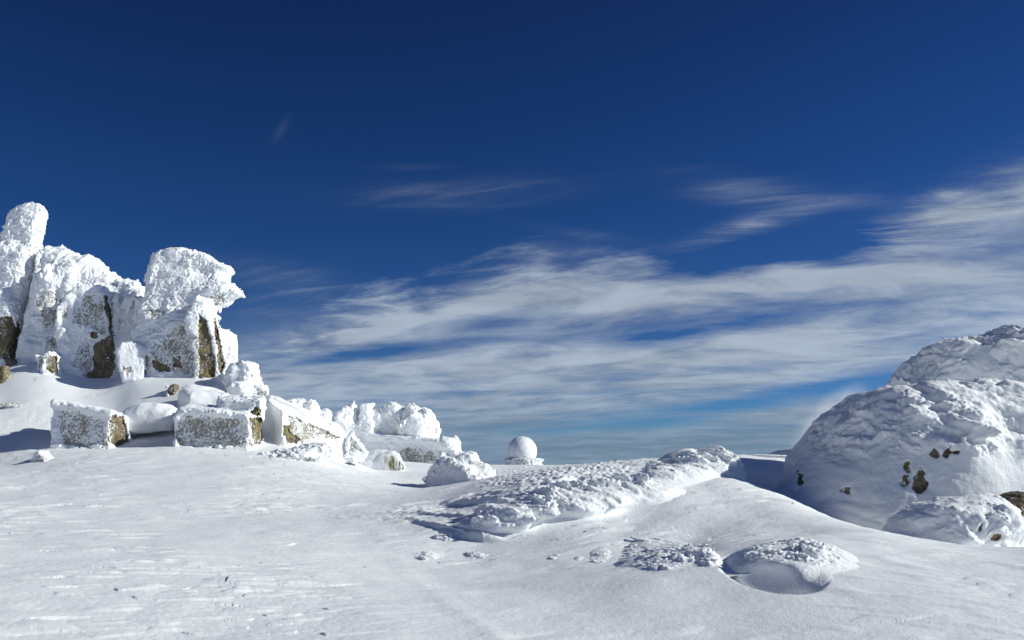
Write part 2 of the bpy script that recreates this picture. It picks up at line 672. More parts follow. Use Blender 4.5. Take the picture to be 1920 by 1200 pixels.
def rock_material(name, lo, hi, floor=0.0):
    """rock under rime flecks: the more of the fleck attribute, the more white"""
    m, nt, b = new_mat(name)
    geo = nt.nodes.new('ShaderNodeNewGeometry')
    pos = geo.outputs['Position']
    col, crack = rock_color(nt, pos)
    at = nt.nodes.new('ShaderNodeAttribute')
    at.attribute_name = 'fleck'
    nf = noise_tex(nt, pos, 16, 3, .65)
    ma = nt.nodes.new('ShaderNodeMath')
    ma.operation = 'MULTIPLY_ADD'
    ma.inputs[1].default_value = 2.6
    ma.inputs[2].default_value = -1.3
    nt.links.new(nf.outputs['Fac'], ma.inputs[0])
    ad = nt.nodes.new('ShaderNodeMath')
    nt.links.new(at.outputs['Fac'], ad.inputs[0])
    nt.links.new(ma.outputs[0], ad.inputs[1])
    mr = nt.nodes.new('ShaderNodeMapRange')
    mr.interpolation_type = 'SMOOTHSTEP'
    mr.inputs['From Min'].default_value = lo
    mr.inputs['From Max'].default_value = hi
    mr.inputs['To Min'].default_value = floor
    nt.links.new(ad.outputs[0], mr.inputs['Value'])
    mx = nt.nodes.new('ShaderNodeMix')
    mx.data_type = 'RGBA'
    mx.inputs[7].default_value = (*SNOW, 1)
    nt.links.new(mr.outputs[0], mx.inputs[0])
    nt.links.new(col, mx.inputs[6])
    nt.links.new(mx.outputs[2], b.inputs['Base Color'])
    b.inputs['Roughness'].default_value = .9
    b.inputs['Specular IOR Level'].default_value = .2
    add_bump(nt, b, [(crack, .6), (nf.outputs['Fac'], .35)], .05)
    return m


M_GROUND = snow_material('wind_packed_snow', 50, .014, .0)
M_RIME = snow_material('rime', 26, .03, .6)
M_FROST = rock_material('frosted_rock', -.30, .34, .20)
M_ROCK = rock_material('bare_rock', .42, .75)
MATS = {0: M_RIME, 1: M_FROST, 2: M_ROCK}

# ------------------------------------------------------------------ the rocks
SPECS = []


def rock(name, label, cat, grid, sdf, rime, zones=(), group=None, **kw):
    SPECS.append(dict(name=name, label=label, cat=cat, grid=grid, sdf=sdf, rime=rime, zones=list(zones), group=group, **kw))


FAR = dict(L=[.50, .21, .11], A=[.15, .12, .065], s=[2.4, 1.9, 1.2], axis=(1, -.3, .45), low=(1.4, .12), warp=.25)
FARV = dict(L=[.46, .22, .115], A=[.19, .14, .065], s=2.2, axis=(.35, -.2, 1.0), low=(1.4, .12), warp=.3)
BLOCK = dict(L=[.34, .16, .09], A=[.07, .06, .04], s=1.3, warp=.15, low=(.8, .10))
DRIFT = dict(L=[.9, .3, .12], A=[.06, .02, .012], s=2.0, low=(1.1, .13))

# --- the tower with the leaning finger
rock('rime_tower', 'tall rime tower with a bent finger on top and brown rock at its foot', 'rock tower',
     Grid(-95, 112, 360, 720, 52, 49.2, 54.5, .042),
     lambda g: smin(smin(
         g.poly([(5, 470), (9, 436), (15, 409), (26, 396), (47, 388), (65, 383), (82, 386), (88, 393), (86, 405), (81, 414), (76, 434), (74, 462), (71, 490), (67, 520), (20, 520)], 52, .62, .5),
         g.poly([(4, 460), (72, 470), (68, 500), (67, 550), (62, 585), (56, 610), (66, 640), (68, 690), (-20, 720), (-95, 720), (-95, 500), (-50, 478), (-10, 465)], 52.2, 1.3, .8), .35),
         g.poly([(-20, 560), (20, 545), (36, 570), (46, 600), (38, 660), (36, 720), (-60, 720), (-70, 590)], 51.3, 1.0, .5), .3),
     FAR,
     [('bare', [(-60, 598), (8, 593), (24, 594), (30, 612), (30, 630), (38, 650), (42, 668), (30, 674), (-60, 670)]),
      ('bare', [(62, 562), (67, 560), (69, 600), (72, 616), (67, 640), (60, 632), (52, 618), (54, 600), (60, 598)]),
      ('bare', [(31, 604), (36, 606), (39, 630), (34, 632)]),
      ('frost', [(42, 640), (64, 640), (66, 665), (54, 662), (43, 652)])])

# --- the wall between tower and beak
rock('rime_cliff', 'broad rime covered cliff with frosted faces between finger tower and beaked rock', 'cliff',
     Grid(56, 300, 440, 735, 51, 48.4, 54.5, .045),
     lambda g: smin(smin(smin(smin(
         g.poly([(66, 480), (76, 466), (95, 462), (117, 465), (136, 473), (152, 478), (171, 478), (187, 492), (194, 504), (206, 514), (218, 515), (228, 525), (244, 524), (262, 536), (290, 545), (300, 735), (60, 735)], 52.2, 1.3, .9, tilt=.25),
         g.poly([(72, 520), (100, 500), (118, 530), (112, 600), (100, 625), (72, 620)], 51.0, .9, .45), .35),
         g.poly([(112, 500), (130, 488), (150, 500), (150, 560), (135, 600), (114, 580)], 51.2, .8, .5), .3),
         g.poly([(128, 590), (142, 560), (165, 540), (195, 535), (207, 555), (213, 600), (219, 640), (219, 700), (195, 718), (150, 735), (134, 690), (126, 640)], 50.2, 1.15, .3, turn=.35), .22),
         smin(g.ell(100, 650, 50.4, .9, .8, .8), g.ell(118, 640, 50.4, .5, .6, .9), .3), .3),
     FARV,
     [('frost', [(70, 546), (100, 548), (108, 570), (104, 610), (92, 616), (80, 608), (78, 585), (68, 572)]),
      ('frost', [(112, 560), (126, 566), (126, 592), (116, 598), (108, 590)], ),
      ('frost', [(138, 588), (158, 560), (180, 548), (192, 556), (196, 600), (200, 628), (188, 625), (168, 610), (134, 606)]),
      ('bare', [(196, 546), (202, 560), (209, 590), (213, 630), (216, 690), (205, 710), (180, 716), (160, 712), (166, 700), (176, 690), (174, 660), (182, 640), (196, 634), (206, 628), (200, 590), (195, 580)]),
      ('bare', [(168, 622), (178, 618), (184, 632), (174, 634)]),
      ('frost', [(150, 645), (166, 640), (170, 660), (172, 690), (160, 706), (146, 690), (136, 682)]),
      ('frost', [(90, 640), (106, 632), (110, 650), (98, 655), (88, 652)])])

YO = ground_hit(97, 699)
rock('snowy_outcrop', 'small frosted outcrop with a mossy right edge at the foot of the rime cliff', 'rock',
     Grid(62, 122, 645, 722, YO, YO - .9, YO + 1.5, .035),
     lambda g: smin(g.poly([(70, 668), (82, 668), (84, 690), (72, 712)], YO + .3, .35, .2), g.poly([(82, 672), (98, 660), (108, 668), (113, 700), (86, 722)], YO + .15, .45, .2, turn=.3), .05),
     BLOCK,
     [('frost', [(82, 672), (96, 664), (98, 690), (90, 692)]), ('frost', [(69, 672), (81, 672), (79, 688), (73, 690)]),
      ('bare', [(98, 664), (106, 668), (109, 698), (94, 700), (88, 690), (98, 686)])])

for nm, lab, x0, x1, y0, y1, pts in (
        ('lichen_rock', 'lowest bare brown rock in the snow below the finger tower', -20, 28, 676, 736, [(-12, 688), (14, 685), (16, 690), (14, 730), (-12, 730)]),
        ('lichen_rock', 'small triangular brown stone on the snow just under the tower foot', 4, 40, 664, 704, [(12, 676), (24, 669), (31, 680), (26, 698), (15, 698)])):
    Yr = ground_hit((pts[0][0] + pts[2][0]) / 2, pts[-1][1] - 12)
    rock(nm, lab, 'rock', Grid(x0, x1, y0, y1, Yr, Yr - .9, Yr + 1.2, .03),
         (lambda p, Y_: lambda g: g.poly(p, Y_ + .2, .35, .12))(pts, Yr), BLOCK,
         [('bare', [(x0, y0 + 4), (x1, y0 + 4), (x1, y1), (x0, y1)])], recess=0.0)

# --- icicle columns between cliff and beak
rock('rime_columns', 'row of thin white rime columns hanging between the cliff and the beaked rock', 'rime columns',
     Grid(205, 292, 515, 680, 50, 48.6, 52.8, .04),
     lambda g: smin(smin(smin(
         g.poly([(212, 530), (230, 520), (262, 532), (286, 560), (290, 680), (212, 680)], 51.6, .9, .5),
         g.poly([(234, 566), (241, 556), (252, 558), (254, 600), (246, 622), (236, 625)], 50.4, .35, .25), .2),
         g.poly([(216, 560), (224, 552), (228, 620), (232, 640), (222, 650), (214, 640)], 50.3, .35, .25), .2),
         g.poly([(258, 560), (272, 560), (280, 580), (276, 600), (256, 604)], 50.2, .5, .35), .2),
     FARV,
     [('frost', [(226, 584), (234, 580), (236, 620), (230, 645), (224, 640), (222, 620)]), ('frost', [(242, 580), (246, 576), (248, 606), (242, 608)]),
      ('frost', [(258, 606), (284, 596), (294, 604), (292, 614), (262, 622)]), ('frost', [(218, 630), (238, 630), (240, 655), (222, 665)])])

# --- the beaked rock
rock('beaked_rock', 'tall rime rock with a beak shaped overhanging cap and bare brown strips', 'rock',
     Grid(240, 475, 438, 735, 48.5, 45.9, 51.2, .04),
     lambda g: smin(smin(smin(smin(smin(
         g.poly([(283, 539), (283, 517), (284, 495), (293, 479), (315, 468), (347, 464), (358, 467), (390, 477), (404, 488), (428, 500), (430, 506), (423, 512), (426, 529), (440, 538), (452, 547), (453, 554), (440, 559), (424, 570), (409, 578), (395, 586), (360, 605), (318, 600), (275, 588)], 49.0, .95, .55, tilt=.15),
         g.poly([(262, 625), (285, 590), (330, 590), (365, 590), (395, 600), (410, 620), (424, 636), (430, 655), (436, 672), (442, 690), (430, 735), (262, 735)], 49.0, 1.5, .6), .5),
         g.poly([(362, 600), (369, 572), (379, 560), (394, 570), (402, 595), (418, 640), (424, 700), (420, 735), (372, 735)], 47.75, .75, .28, turn=.35), .2),
         g.poly([(284, 650), (320, 606), (345, 606), (372, 620), (376, 735), (300, 735), (288, 690)], 48.0, .7, .3, turn=-.1), .3),
         g.ell(425, 660, 48.5, .55, .8, 1.3), .4),
         g.ell(405, 545, 48.6, .9, .8, .35, tip=.2), .3),
     FAR,
     [('bare', [(374, 590), (386, 598), (396, 640), (404, 680), (404, 708), (374, 708), (372, 640)], 48.6),
      ('bare', [(402, 598), (408, 612), (412, 640), (420, 672), (422, 690), (414, 704), (407, 690), (408, 660), (400, 620)], 48.6),
      ('frost', [(325, 614), (345, 612), (350, 628), (368, 626), (372, 640), (373, 704), (340, 700), (316, 694), (296, 684), (284, 662), (288, 645), (308, 640)]),
      ('bare', [(286, 672), (300, 680), (315, 688), (322, 696), (300, 698), (286, 688)]), ('bare', [(322, 672), (336, 668), (340, 690), (326, 690)]),
      ('frost', [(280, 582), (308, 578), (312, 590), (296, 598), (280, 592)]), ('frost', [(396, 556), (420, 550), (420, 566), (400, 572)])],
     # the hollow under the brow of the cap
     extra=lambda P: (lambda px, py: -0.38 * np.exp(-(((px - 385) / 30) ** 2 + ((py - 510) / 17) ** 2)) * (P[:, 1] < 48.9))(*PXY(P[:, 0], P[:, 1], P[:, 2])))

rock('icicle', 'short white icicle hanging under the beak of the rime rock', 'icicle',
     Grid(402, 424, 566, 596, 48.6, 48.2, 49.0, .02),
     lambda g: g.poly([(408, 570), (416, 570), (415, 584), (412, 588), (410, 584)], 48.6, .10, .08), dict(L=[.12, .06], A=[.02, .015], s=1.2))

rock('snow_capped_block', 'grey rime block with snow cap and mossy right edge beside the beaked rock', 'rock',
     Grid(222, 294, 630, 720, 47.6, 46.4, 49.2, .035),
     lambda g: g.poly([(232, 660), (240, 645), (262, 644), (280, 652), (283, 672), (280, 702), (270, 720), (240, 720), (233, 690)], 47.7, .75, .22, turn=.35),
     dict(L=[.5, .2, .1], A=[.10, .05, .03], s=2.0, axis=(.1, 0, 1), warp=.15),
     [('bare', [(275, 662), (281, 664), (284, 676), (280, 700), (272, 706), (273, 680)]), ('frost', [(234, 690), (246, 686), (248, 700), (236, 702)])])

rock('rime_lump', 'knobbly white rime lump at the right foot of the beaked rock, against the sky', 'rime lump',
     Grid(405, 515, 662, 775, 46, 43.4, 48.6, .036),
     lambda g: smin(smin(
         g.poly([(440, 684), (464, 680), (476, 684), (482, 700), (486, 722), (492, 732), (490, 775), (420, 775), (430, 700)], 46.6, 1.0, .5),
         g.poly([(425, 725), (438, 716), (456, 716), (470, 730), (470, 775), (425, 775)], 45.2, .6, .4), .3),
         g.ell(492, 736, 46.2, .25, .3, .3), .15),
     dict(L=[.5, .22, .11], A=[.15, .10, .05], s=1.2, low=(1.0, .15), warp=.25),
     [('frost', [(484, 738), (497, 736), (497, 752), (488, 752)])])

# --- the square blocks on the slope


def lip(P, line, amp=.13, wid=.16, yb=99):
    """thicker rime along an edge, given as a pixel line"""
    px, py = PXY(P[:, 0], P[:, 1], P[:, 2])
    best = np.full(len(P), 1e9, f32)
    for (x0, y0), (x1, y1) in zip(line[:-1], line[1:]):
        ex, ey = x1 - x0, y1 - y0
        t = np.clip(((px - x0) * ex + (py - y0) * ey) / (ex * ex + ey * ey), 0, 1)
        best = np.minimum(best, np.hypot(px - x0 - t * ex, py - y0 - t * ey))
    d = best / F * P[:, 1]
    return (amp * np.exp(-(d / wid) ** 2) * (P[:, 1] < yb)).astype(f32)


rock('rimed_block', 'square white rimed block with a mossy green right side, leftmost on the slope', 'rock block',
     Grid(78, 262, 732, 858, 38, 35.9, 42, .032),
     lambda g: g.prism([(98, 37.2), (205, 36.8), (241, 38.6), (232, 40.5), (112, 40.8)], [(98, 752, 37.2), (205, 772, 36.8), (232, 777, 39.5)], .22),
     BLOCK,
     [('bare', [(206, 778), (230, 780), (238, 806), (245, 836), (238, 841), (222, 838), (202, 828), (204, 812), (208, 806)], 39.9),
      ('frost', [(112, 770), (135, 772), (170, 782), (194, 788), (196, 805), (204, 830), (206, 838), (150, 838), (118, 832), (112, 800)], 37.9)],
     extra=lambda P: lip(P, [(100, 755), (150, 764), (206, 776)], .15, .20, 38.2) + lip(P, [(98, 755), (99, 832)], .06, .2, 38.2), drift=.35)

rock('rimed_block', 'wide low rimed block with two mossy patches on its right side', 'rock block',
     Grid(308, 512, 732, 852, 38, 35.9, 42, .032),
     lambda g: smin(g.prism([(330, 37.0), (464, 36.7), (493, 38.4), (490, 40.5), (340, 40.6)], [(330, 770, 37.0), (464, 778, 36.7), (490, 768, 39.8)], .22),
                    g.prism([(408, 38.4), (484, 38.2), (494, 39.2), (490, 40.6), (404, 40.6)], [(408, 752, 38.4), (484, 750, 38.2), (490, 742, 40.4)], .2), .12),
     BLOCK,
     [('bare', [(466, 782), (490, 782), (497, 795), (494, 825), (486, 833), (476, 833), (470, 812)], 39.6), ('bare', [(470, 772), (480, 764), (490, 768), (488, 780), (472, 778)], 39.6),
      ('frost', [(338, 790), (352, 780), (416, 782), (452, 788), (460, 794), (466, 815), (472, 836), (332, 838), (330, 812)], 37.8)],
     extra=lambda P: lip(P, [(332, 782), (345, 772), (400, 772), (462, 782)], .17, .22, 38.0) + lip(P, [(462, 784), (475, 834)], .07, .10, 38.0) + lip(P, [(330, 785), (330, 835)], .06, .14, 38.0), drift=.35)

rock('drifted_boulder', 'smooth snow covered boulder with a shaded triangular left facet', 'snow covered boulder',
     Grid(300, 450, 700, 800, 42, 39.9, 45.5, .036),
     lambda g: smax(g.prism([(330, 41.2), (352, 40.6), (432, 41.0), (446, 43.0), (420, 44.5), (336, 44.0)], [(334, 720, 42.0), (425, 736, 41.2), (400, 724, 43.8)], .6),
                    g.poly([(318, 800), (331, 716), (340, 716), (440, 738), (450, 800)], 42.5, 3, .1), .35),
     DRIFT)
rock('drifted_boulder', 'rounded snow boulder hollowed underneath, between the leftmost block and the wide low block', 'snow covered boulder',
     Grid(222, 350, 740, 850, 39.6, 37.6, 42.5, .036),
     lambda g: g.poly([(232, 782), (250, 768), (278, 758), (310, 760), (335, 770), (340, 790), (330, 808), (300, 812), (260, 812), (245, 806), (238, 795)], 39.9, 1.2, .6),
     DRIFT)
YM = ground_hit(325, 738)
rock('moss_rock', 'small mossy brown rock poking out of the snow above the wide low block', 'rock',
     Grid(302, 345, 706, 756, YM, YM - .8, YM + 1.2, .03),
     lambda g: g.poly([(314, 728), (322, 719), (334, 718), (336, 752), (316, 752)], YM + .15, .4, .15), BLOCK, [('bare', [(314, 716), (340, 716), (340, 750), (314, 750)])], recess=.03)

rock('tilted_slab', 'long slab with snowy top sloping down to the right and frosted dark side', 'rock slab',
     Grid(482, 700, 728, 868, 42, 38.3, 48.5, .038),
     lambda g: g.prism([(496, 41.6), (528, 38.9), (652, 43.4), (684, 46.0), (640, 47.2), (508, 46.0)], [(528, 774, 38.9), (640, 820, 43.0), (497, 746, 41.6)], .12),
     dict(L=[.34, .16, .09], A=[.035, .025, .018], s=1.6, warp=.15, low=(1.0, .09)),
     [('bare', [(530, 798), (545, 795), (546, 812), (562, 822), (562, 830), (540, 834), (532, 815)], 41.5),
      ('frost', [(541, 778), (560, 786), (600, 802), (640, 822), (600, 818), (565, 830), (545, 814)], 45.0)],
     extra=lambda P: lip(P, [(494, 747), (528, 772), (530, 800), (535, 832)], .08, .10, 41.2) + lip(P, [(528, 772), (580, 792), (642, 820)], .07, .08, 45)
     + lip(P, [(520, 752), (600, 782), (640, 798), (675, 812)], .16, .22, 99) * (P[:, 1] > 43.5), white=-.12, drift=.5)

rock('frosted_wedge', 'little tilted frosted wedge of rock at the low end of the long slab', 'rock',
     Grid(642, 698, 798, 862, 43.5, 42.4, 45, .03),
     lambda g: g.poly([(652, 822), (660, 812), (672, 826), (688, 848), (684, 858), (650, 858)], 43.5, .4, .12, turn=.3), BLOCK,
     [('frost', [(656, 822), (660, 820), (680, 846), (660, 848), (655, 838)])],
     extra=lambda P: lip(P, [(658, 816), (686, 848)], .06, .06))

rock('rime_crusted_rock', 'low knobbly rime crusted rock lying on the snow in front of the long slab', 'rock',
     Grid(470, 640, 812, 884, 36, 34.6, 38.5, .03),
     lambda g: smin(smin(g.ell(590, 848, 36.4, .75, .7, .38, tip=.1), g.ell(556, 856, 35.9, .85, .6, .26), .3), g.ell(515, 860, 35.8, .6, .5, .18), .3),
     dict(L=[.34, .17, .09], A=[.15, .13, .07], s=1.8, warp=.2),
     [('frost', [(556, 862), (590, 862), (586, 872), (556, 870)]), ('frost', [(496, 858), (520, 854), (524, 862), (500, 866)])], drift=.3)

rock('rimed_boulder', 'flat topped rimed boulder seen behind the upper end of the long slab', 'rock',
     Grid(512, 604, 736, 800, 50, 48.6, 51.8, .035),
     lambda g: smin(g.ell(560, 768, 50.2, 1.0, .8, .55), g.ell(582, 765, 50, .4, .6, .5), .2), FAR)
rock('rimed_boulder', 'small round rimed boulder between the flat topped boulder and the fin shaped rock', 'rock',
     Grid(586, 636, 752, 812, 51, 49.8, 52.4, .035),
     lambda g: smin(g.ell(610, 782, 51, .38, .5, .5), g.ell(614, 774, 51, .22, .3, .2), .1), dict(L=[.34, .16], A=[.10, .06], s=1.2))

# --- second rock group, further along the slope
rock('rime_fin', 'dark edged rime fin with two upright blades, left of the far cauliflower rime', 'rock',
     Grid(612, 716, 738, 836, 61, 59.4, 63.2, .042),
     lambda g: smin(smin(g.poly([(630, 790), (632, 774), (647, 762), (663, 755), (668, 764), (671, 800), (640, 836), (628, 810)], 61, .55, .3, turn=.4),
                         g.poly([(674, 782), (678, 760), (690, 757), (699, 756), (697, 767), (690, 790), (676, 800)], 61.2, .45, .25, turn=.5), .15),
                    g.poly([(634, 800), (700, 780), (716, 836), (640, 836)], 61.6, .9, .5), .3),
     FAR)
rock('rime_dome_rock', 'big cauliflower like rime rock on top of the far low wall', 'rime rock',
     Grid(660, 846, 734, 848, 62, 58.6, 66, .045),
     lambda g: smin(smin(smin(smin(
         g.poly([(680, 800), (690, 778), (703, 768), (722, 766), (730, 758), (742, 758), (756, 766), (775, 800), (760, 848), (670, 848)], 62.4, 1.3, .6),
         g.poly([(757, 775), (766, 760), (776, 759), (788, 766), (804, 768), (812, 777), (818, 792), (821, 808), (818, 848), (750, 848)], 62, 1.5, .8), .3),
         g.ell(775, 800, 60.7, 1.0, .7, 1.0), .2), g.ell(750, 796, 61.8, 1.2, .9, 1.15), .3),
         g.ell(737, 762, 62.2, .45, .6, .25), .2),
     dict(L=[.7, .30, .14], A=[.22, .13, .07], s=1.9, axis=(.25, -.3, 1.0), low=(1.6, .2), warp=.3))
rock('rime_wall', 'low rock wall with a straight rime ledge below the far cauliflower rime', 'rock wall',
     Grid(656, 918, 798, 896, 60, 57.2, 64, .045),
     lambda g: smin(smin(smin(smin(
         g.prism([(684, 60.6), (820, 59.4), (836, 61.5), (830, 64), (690, 64)], [(684, 815, 60.6), (820, 824, 59.4), (690, 818, 64)], .15),
         g.ell(838, 834, 59.8, .7, .8, .55), .25), g.ell(853, 836, 60.0, .32, .4, .7), .15), g.ell(868, 868, 59.8, 1.1, .9, .75), .3), g.ell(886, 862, 59.6, .4, .6, .45), .25),
     dict(L=[.5, .24, .12], A=[.10, .08, .04], s=1.4, warp=.25),
     [('frost', [(748, 846), (765, 838), (800, 842), (820, 852), (816, 868), (806, 874), (760, 872), (750, 862)])],
     extra=lambda P: lip(P, [(684, 816), (740, 820), (818, 828)], .16, .22, 61.5))
rock('grass_mound', 'snow domed mound with yellow frosted grass on its front, left of the dark wall', 'mound',
     Grid(652, 776, 822, 896, 49, 47.6, 51.5, .032),
     lambda g: smin(smin(g.ell(712, 872, 49.5, 1.05, .9, .85), g.ell(690, 872, 49.4, .9, .8, .45), .3), g.poly([(716, 852), (735, 845), (748, 850), (760, 876), (752, 886), (712, 886)], 48.9, .4, .25), .3),
     dict(L=[.5, .2, .1], A=[.04, .03, .02], s=1.3),
     [('straw', [(721, 856), (736, 854), (744, 860), (757, 872), (759, 882), (718, 882)])])

rock('rime_boulder', 'rime boulder casting a long blue shadow to the left, in front of the far wall', 'boulder',
     Grid(778, 930, 836, 932, 33, 31.4, 36, .027),
     lambda g: smin(smin(
         g.poly([(798, 905), (804, 882), (816, 864), (834, 855), (850, 857), (868, 866), (884, 880), (900, 900), (900, 932), (798, 932)], 33.6, .62, .4, turn=-.75),
         g.ell(872, 864, 34.4, .42, .5, .32), .25), g.ell(892, 892, 33.8, .75, .8, .46), .35),
     dict(L=[.34, .16, .08], A=[.12, .10, .055], s=1.4, low=(.9, .08), warp=.2),
     [('frost', [(852, 886), (876, 880), (888, 892), (862, 898)], 33.6)], recess=.02, white=.35, drift=.35)

rock('frosted_stones', 'small tent shaped frosted stone half buried in front of the leftmost block', 'rock',
     Grid(48, 130, 826, 886, 34.5, 33.5, 36, .025),
     lambda g: smin(g.poly([(60, 868), (72, 848), (84, 845), (96, 862), (100, 880), (62, 880)], 34.6, .4, .1, turn=-.4), g.ell(92, 872, 34.5, .5, .4, .15), .15),
     dict(L=[.2, .1], A=[.05, .03], s=1.3), [('frost', [(60, 866), (80, 850), (86, 862), (70, 876)])], recess=.03)
YS = ground_hit(10, 762)
rock('frosted_stones', 'patch of dark frosted stones on the slope at the left edge of the photo', 'rock',
     Grid(-40, 70, 738, 780, YS, YS - 1.0, YS + 1.2, .03),
     lambda g: smin(g.ell(10, 761, YS, .9, .5, .16), g.ell(35, 764, YS, .6, .4, .10), .2),
     dict(L=[.2, .1], A=[.06, .03], s=1.3), [('frost', [(-30, 754), (20, 753), (55, 762), (10, 772), (-30, 770)])], recess=.03)

# --- the big boulders on the right
NEAR = dict(L=[.42, .19, .085], A=[.21, .125, .05], s=[3.8, 2.6, 1.2], axis=(1.0, -.45, -.38), low=(1.2, .10), warp=.22, wl=.8)


def calm_boulder(P):
    px, py = PXY(P[:, 0], P[:, 1], P[:, 2])
    top = np.interp(px, [1500, 1553, 1620, 1697, 1862, 1906, 1930], [900, 800, 728, 714, 709, 736, 820])
    return (1.0 - .5 * sstep(26, 4, py - top)) * (1.0 - .80 * sstep(815, 872, py + 14 * perlin(P / f32(.6)) - .12 * np.maximum(1700 - px, 0))).astype(f32)


rock('rime_boulder', 'huge two lobed rime boulder in blue shade at the right, largest of all', 'boulder',
     Grid(1425, 2330, 690, 1062, 20.5, 16.9, 25.6, .030, -.5),
     lambda g: smin(smin(smin(smin(
         g.poly([(1490, 1040), (1498, 905), (1510, 862), (1528, 838), (1555, 803), (1573, 778), (1598, 757), (1624, 738), (1660, 728), (1697, 725), (1740, 728), (1790, 745), (1800, 800), (1800, 1040)], 20.9, 2.4, 1.5, tilt=.22, turn=-.30),
         g.poly([(1700, 1040), (1706, 800), (1725, 740), (1760, 722), (1807, 717), (1862, 718), (1885, 726), (1902, 742), (1912, 764), (1922, 820), (1932, 900), (1940, 1040)], 20.6, 2.0, 1.3, tilt=.22, turn=-.15), .35),
         g.ell(1600, 985, 20.3, 1.9, 1.7, 1.0), .9), g.ell(1830, 940, 20.2, 1.7, 1.9, 1.5), .6),
         smin(g.ell(2080, 900, 22.5, 2.4, 2.0, 1.9), g.ell(1606, 835, 23.0, 1.0, 1.3, 1.0), .1), .5)  # last ellipsoid: unseen bulk behind the lobes, added to cast shadow on the snow
     + .16 * np.exp(-((g.X - f32(W(1752, 780, 19)[0])) / f32(.16)) ** 2) * np.exp(-((g.Z - f32(W(1752, 740, 19)[2])) / f32(.9)) ** 2),
     NEAR,
     [('bare', [(1696, 872), (1706, 866), (1702, 908), (1693, 908)], 21), ('bare', [(1715, 896), (1724, 880), (1732, 884), (1737, 896), (1743, 902), (1741, 918), (1726, 924), (1713, 916)], 21),
      ('bare', [(1740, 851), (1754, 844), (1764, 850), (1752, 860)], 21), ('bare', [(1766, 849), (1780, 840), (1778, 855)], 21), ('bare', [(1784, 848), (1802, 841), (1800, 853)], 21),
      ('bare', [(1496, 884), (1506, 880), (1506, 906), (1494, 918)], 22.5), ('bare', [(1582, 922), (1594, 914), (1604, 928), (1590, 934)], 21)],
     calm=calm_boulder, recess=.02, drift=.5)
rock('rime_boulder', 'upper rime boulder rising behind the two lobed boulder at the right edge', 'boulder',
     Grid(1668, 2330, 606, 800, 25, 22.2, 28.3, .034),
     lambda g: smin(smin(smin(
         g.poly([(1716, 800), (1714, 710), (1716, 690), (1728, 674), (1744, 662), (1768, 653), (1808, 643), (1838, 634), (1880, 630), (1925, 634), (2010, 645), (2120, 690), (2160, 800)], 25.2, 1.9, .8, tilt=-.25, turn=-.18),
         g.ell(1784, 690, 24.9, .9, 1.2, .62), .3), g.ell(1900, 690, 24.6, 1.6, 1.3, .9), .3), g.ell(1664, 742, 24.6, .62, 1.2, .42), .12),
     dict(L=[.40, .19, .10], A=[.20, .14, .07], s=[2.6, 2.0, 1.2], axis=(1.0, -.45, -.2), low=(1.2, .14), warp=.22))
rock('rime_boulder', 'low rime boulder with a few dark specks, in front of the two lobed boulder', 'boulder',
     Grid(1660, 1925, 905, 1080, 16.4, 14.8, 18.4, .022, -.4),
     lambda g: smin(smin(g.ell(1800, 985, 16.6, 1.0, .95, .55, tip=.05), g.ell(1860, 985, 16.5, .42, .6, .48), .3), g.ell(1740, 1005, 16.6, .7, .7, .45), .3),
     dict(L=[.34, .15, .07], A=[.09, .05, .025], s=2.2, axis=(1.0, -.45, -.3), low=(.8, .08), warp=.16, wl=.5),
     [('bare', [(1832, 986), (1844, 980), (1846, 990), (1836, 994)]), ('bare', [(1860, 1008), (1870, 1000), (1880, 1004), (1872, 1014), (1862, 1014)])], recess=.01, drift=.4)
rock('grey_rock', 'bare grey granite rock under the right lobe of the big boulder, at the right edge', 'rock',
     Grid(1860, 2010, 905, 985, 17.0, 15.9, 18.6, .022),
     lambda g: g.poly([(1877, 936), (1890, 928), (1907, 923), (1960, 925), (1970, 970), (1900, 970), (1885, 954)], 17.1, .55, .12, turn=.2),
     dict(L=[.3], A=[.02]), [('bare', [(1860, 905), (2010, 905), (2010, 985), (1860, 985)])], recess=0)

# --- rime humps in the foreground
HUMP = dict(L=[.30, .14, .068], A=[.19, .105, .038], s=[4.4, 2.8, 1.2], axis=(1.0, -.75, -.22), low=(.9, .09), warp=.12, wl=.6)


def calm_hump(P):
    px, py = PXY(P[:, 0], P[:, 1], P[:, 2])
    edge = np.interp(px, [900, 1000, 1050, 1130, 1230, 1300], [992, 990, 975, 968, 968, 940])
    return (.10 + .90 * sstep(10, -12, py - edge + 8 * perlin(P / f32(.4)))).astype(f32)


def undercut(P):
    px, py = PXY(P[:, 0], P[:, 1], P[:, 2])
    h = P[:, 2] - ground_z(P[:, 0], P[:, 1])
    return (-.16 * np.exp(-((h - .02) / .13) ** 2) * sstep(1260, 1160, px) * sstep(880, 960, px)).astype(f32)


rock('rime_hump', 'long rime crusted hump streaked like feathers, in the middle of the foreground snow', 'rime hump',
     Grid(820, 1460, 812, 1040, 18.5, 15.4, 24.5, .021, -.5),
     lambda g: smin(smin(smin(smin(smin(smin(
         g.ell(980, 988, 17.7, 1.0, 1.3, .54, rot=-.25), g.ell(1085, 968, 18.1, 1.15, 1.4, .64, rot=-.25), .4),
         g.ell(1185, 952, 18.8, 1.15, 1.5, .63, rot=-.35), .4), g.ell(1262, 912, 20.6, 1.0, 1.5, .54, rot=-.35), .4),
         g.ell(1338, 888, 21.7, .70, 1.2, .50), .35), g.ell(915, 1002, 17.6, .9, .9, .24, rot=-.25), .35),
         g.ell(1300, 890, 21.6, .6, 1.2, .40), .3),
     HUMP, drift=.34, calm=lambda P: calm_hump(P) * sstep(-.05, .42, P[:, 2] - ground_z(P[:, 0], P[:, 1])).astype(f32), extra=undercut)
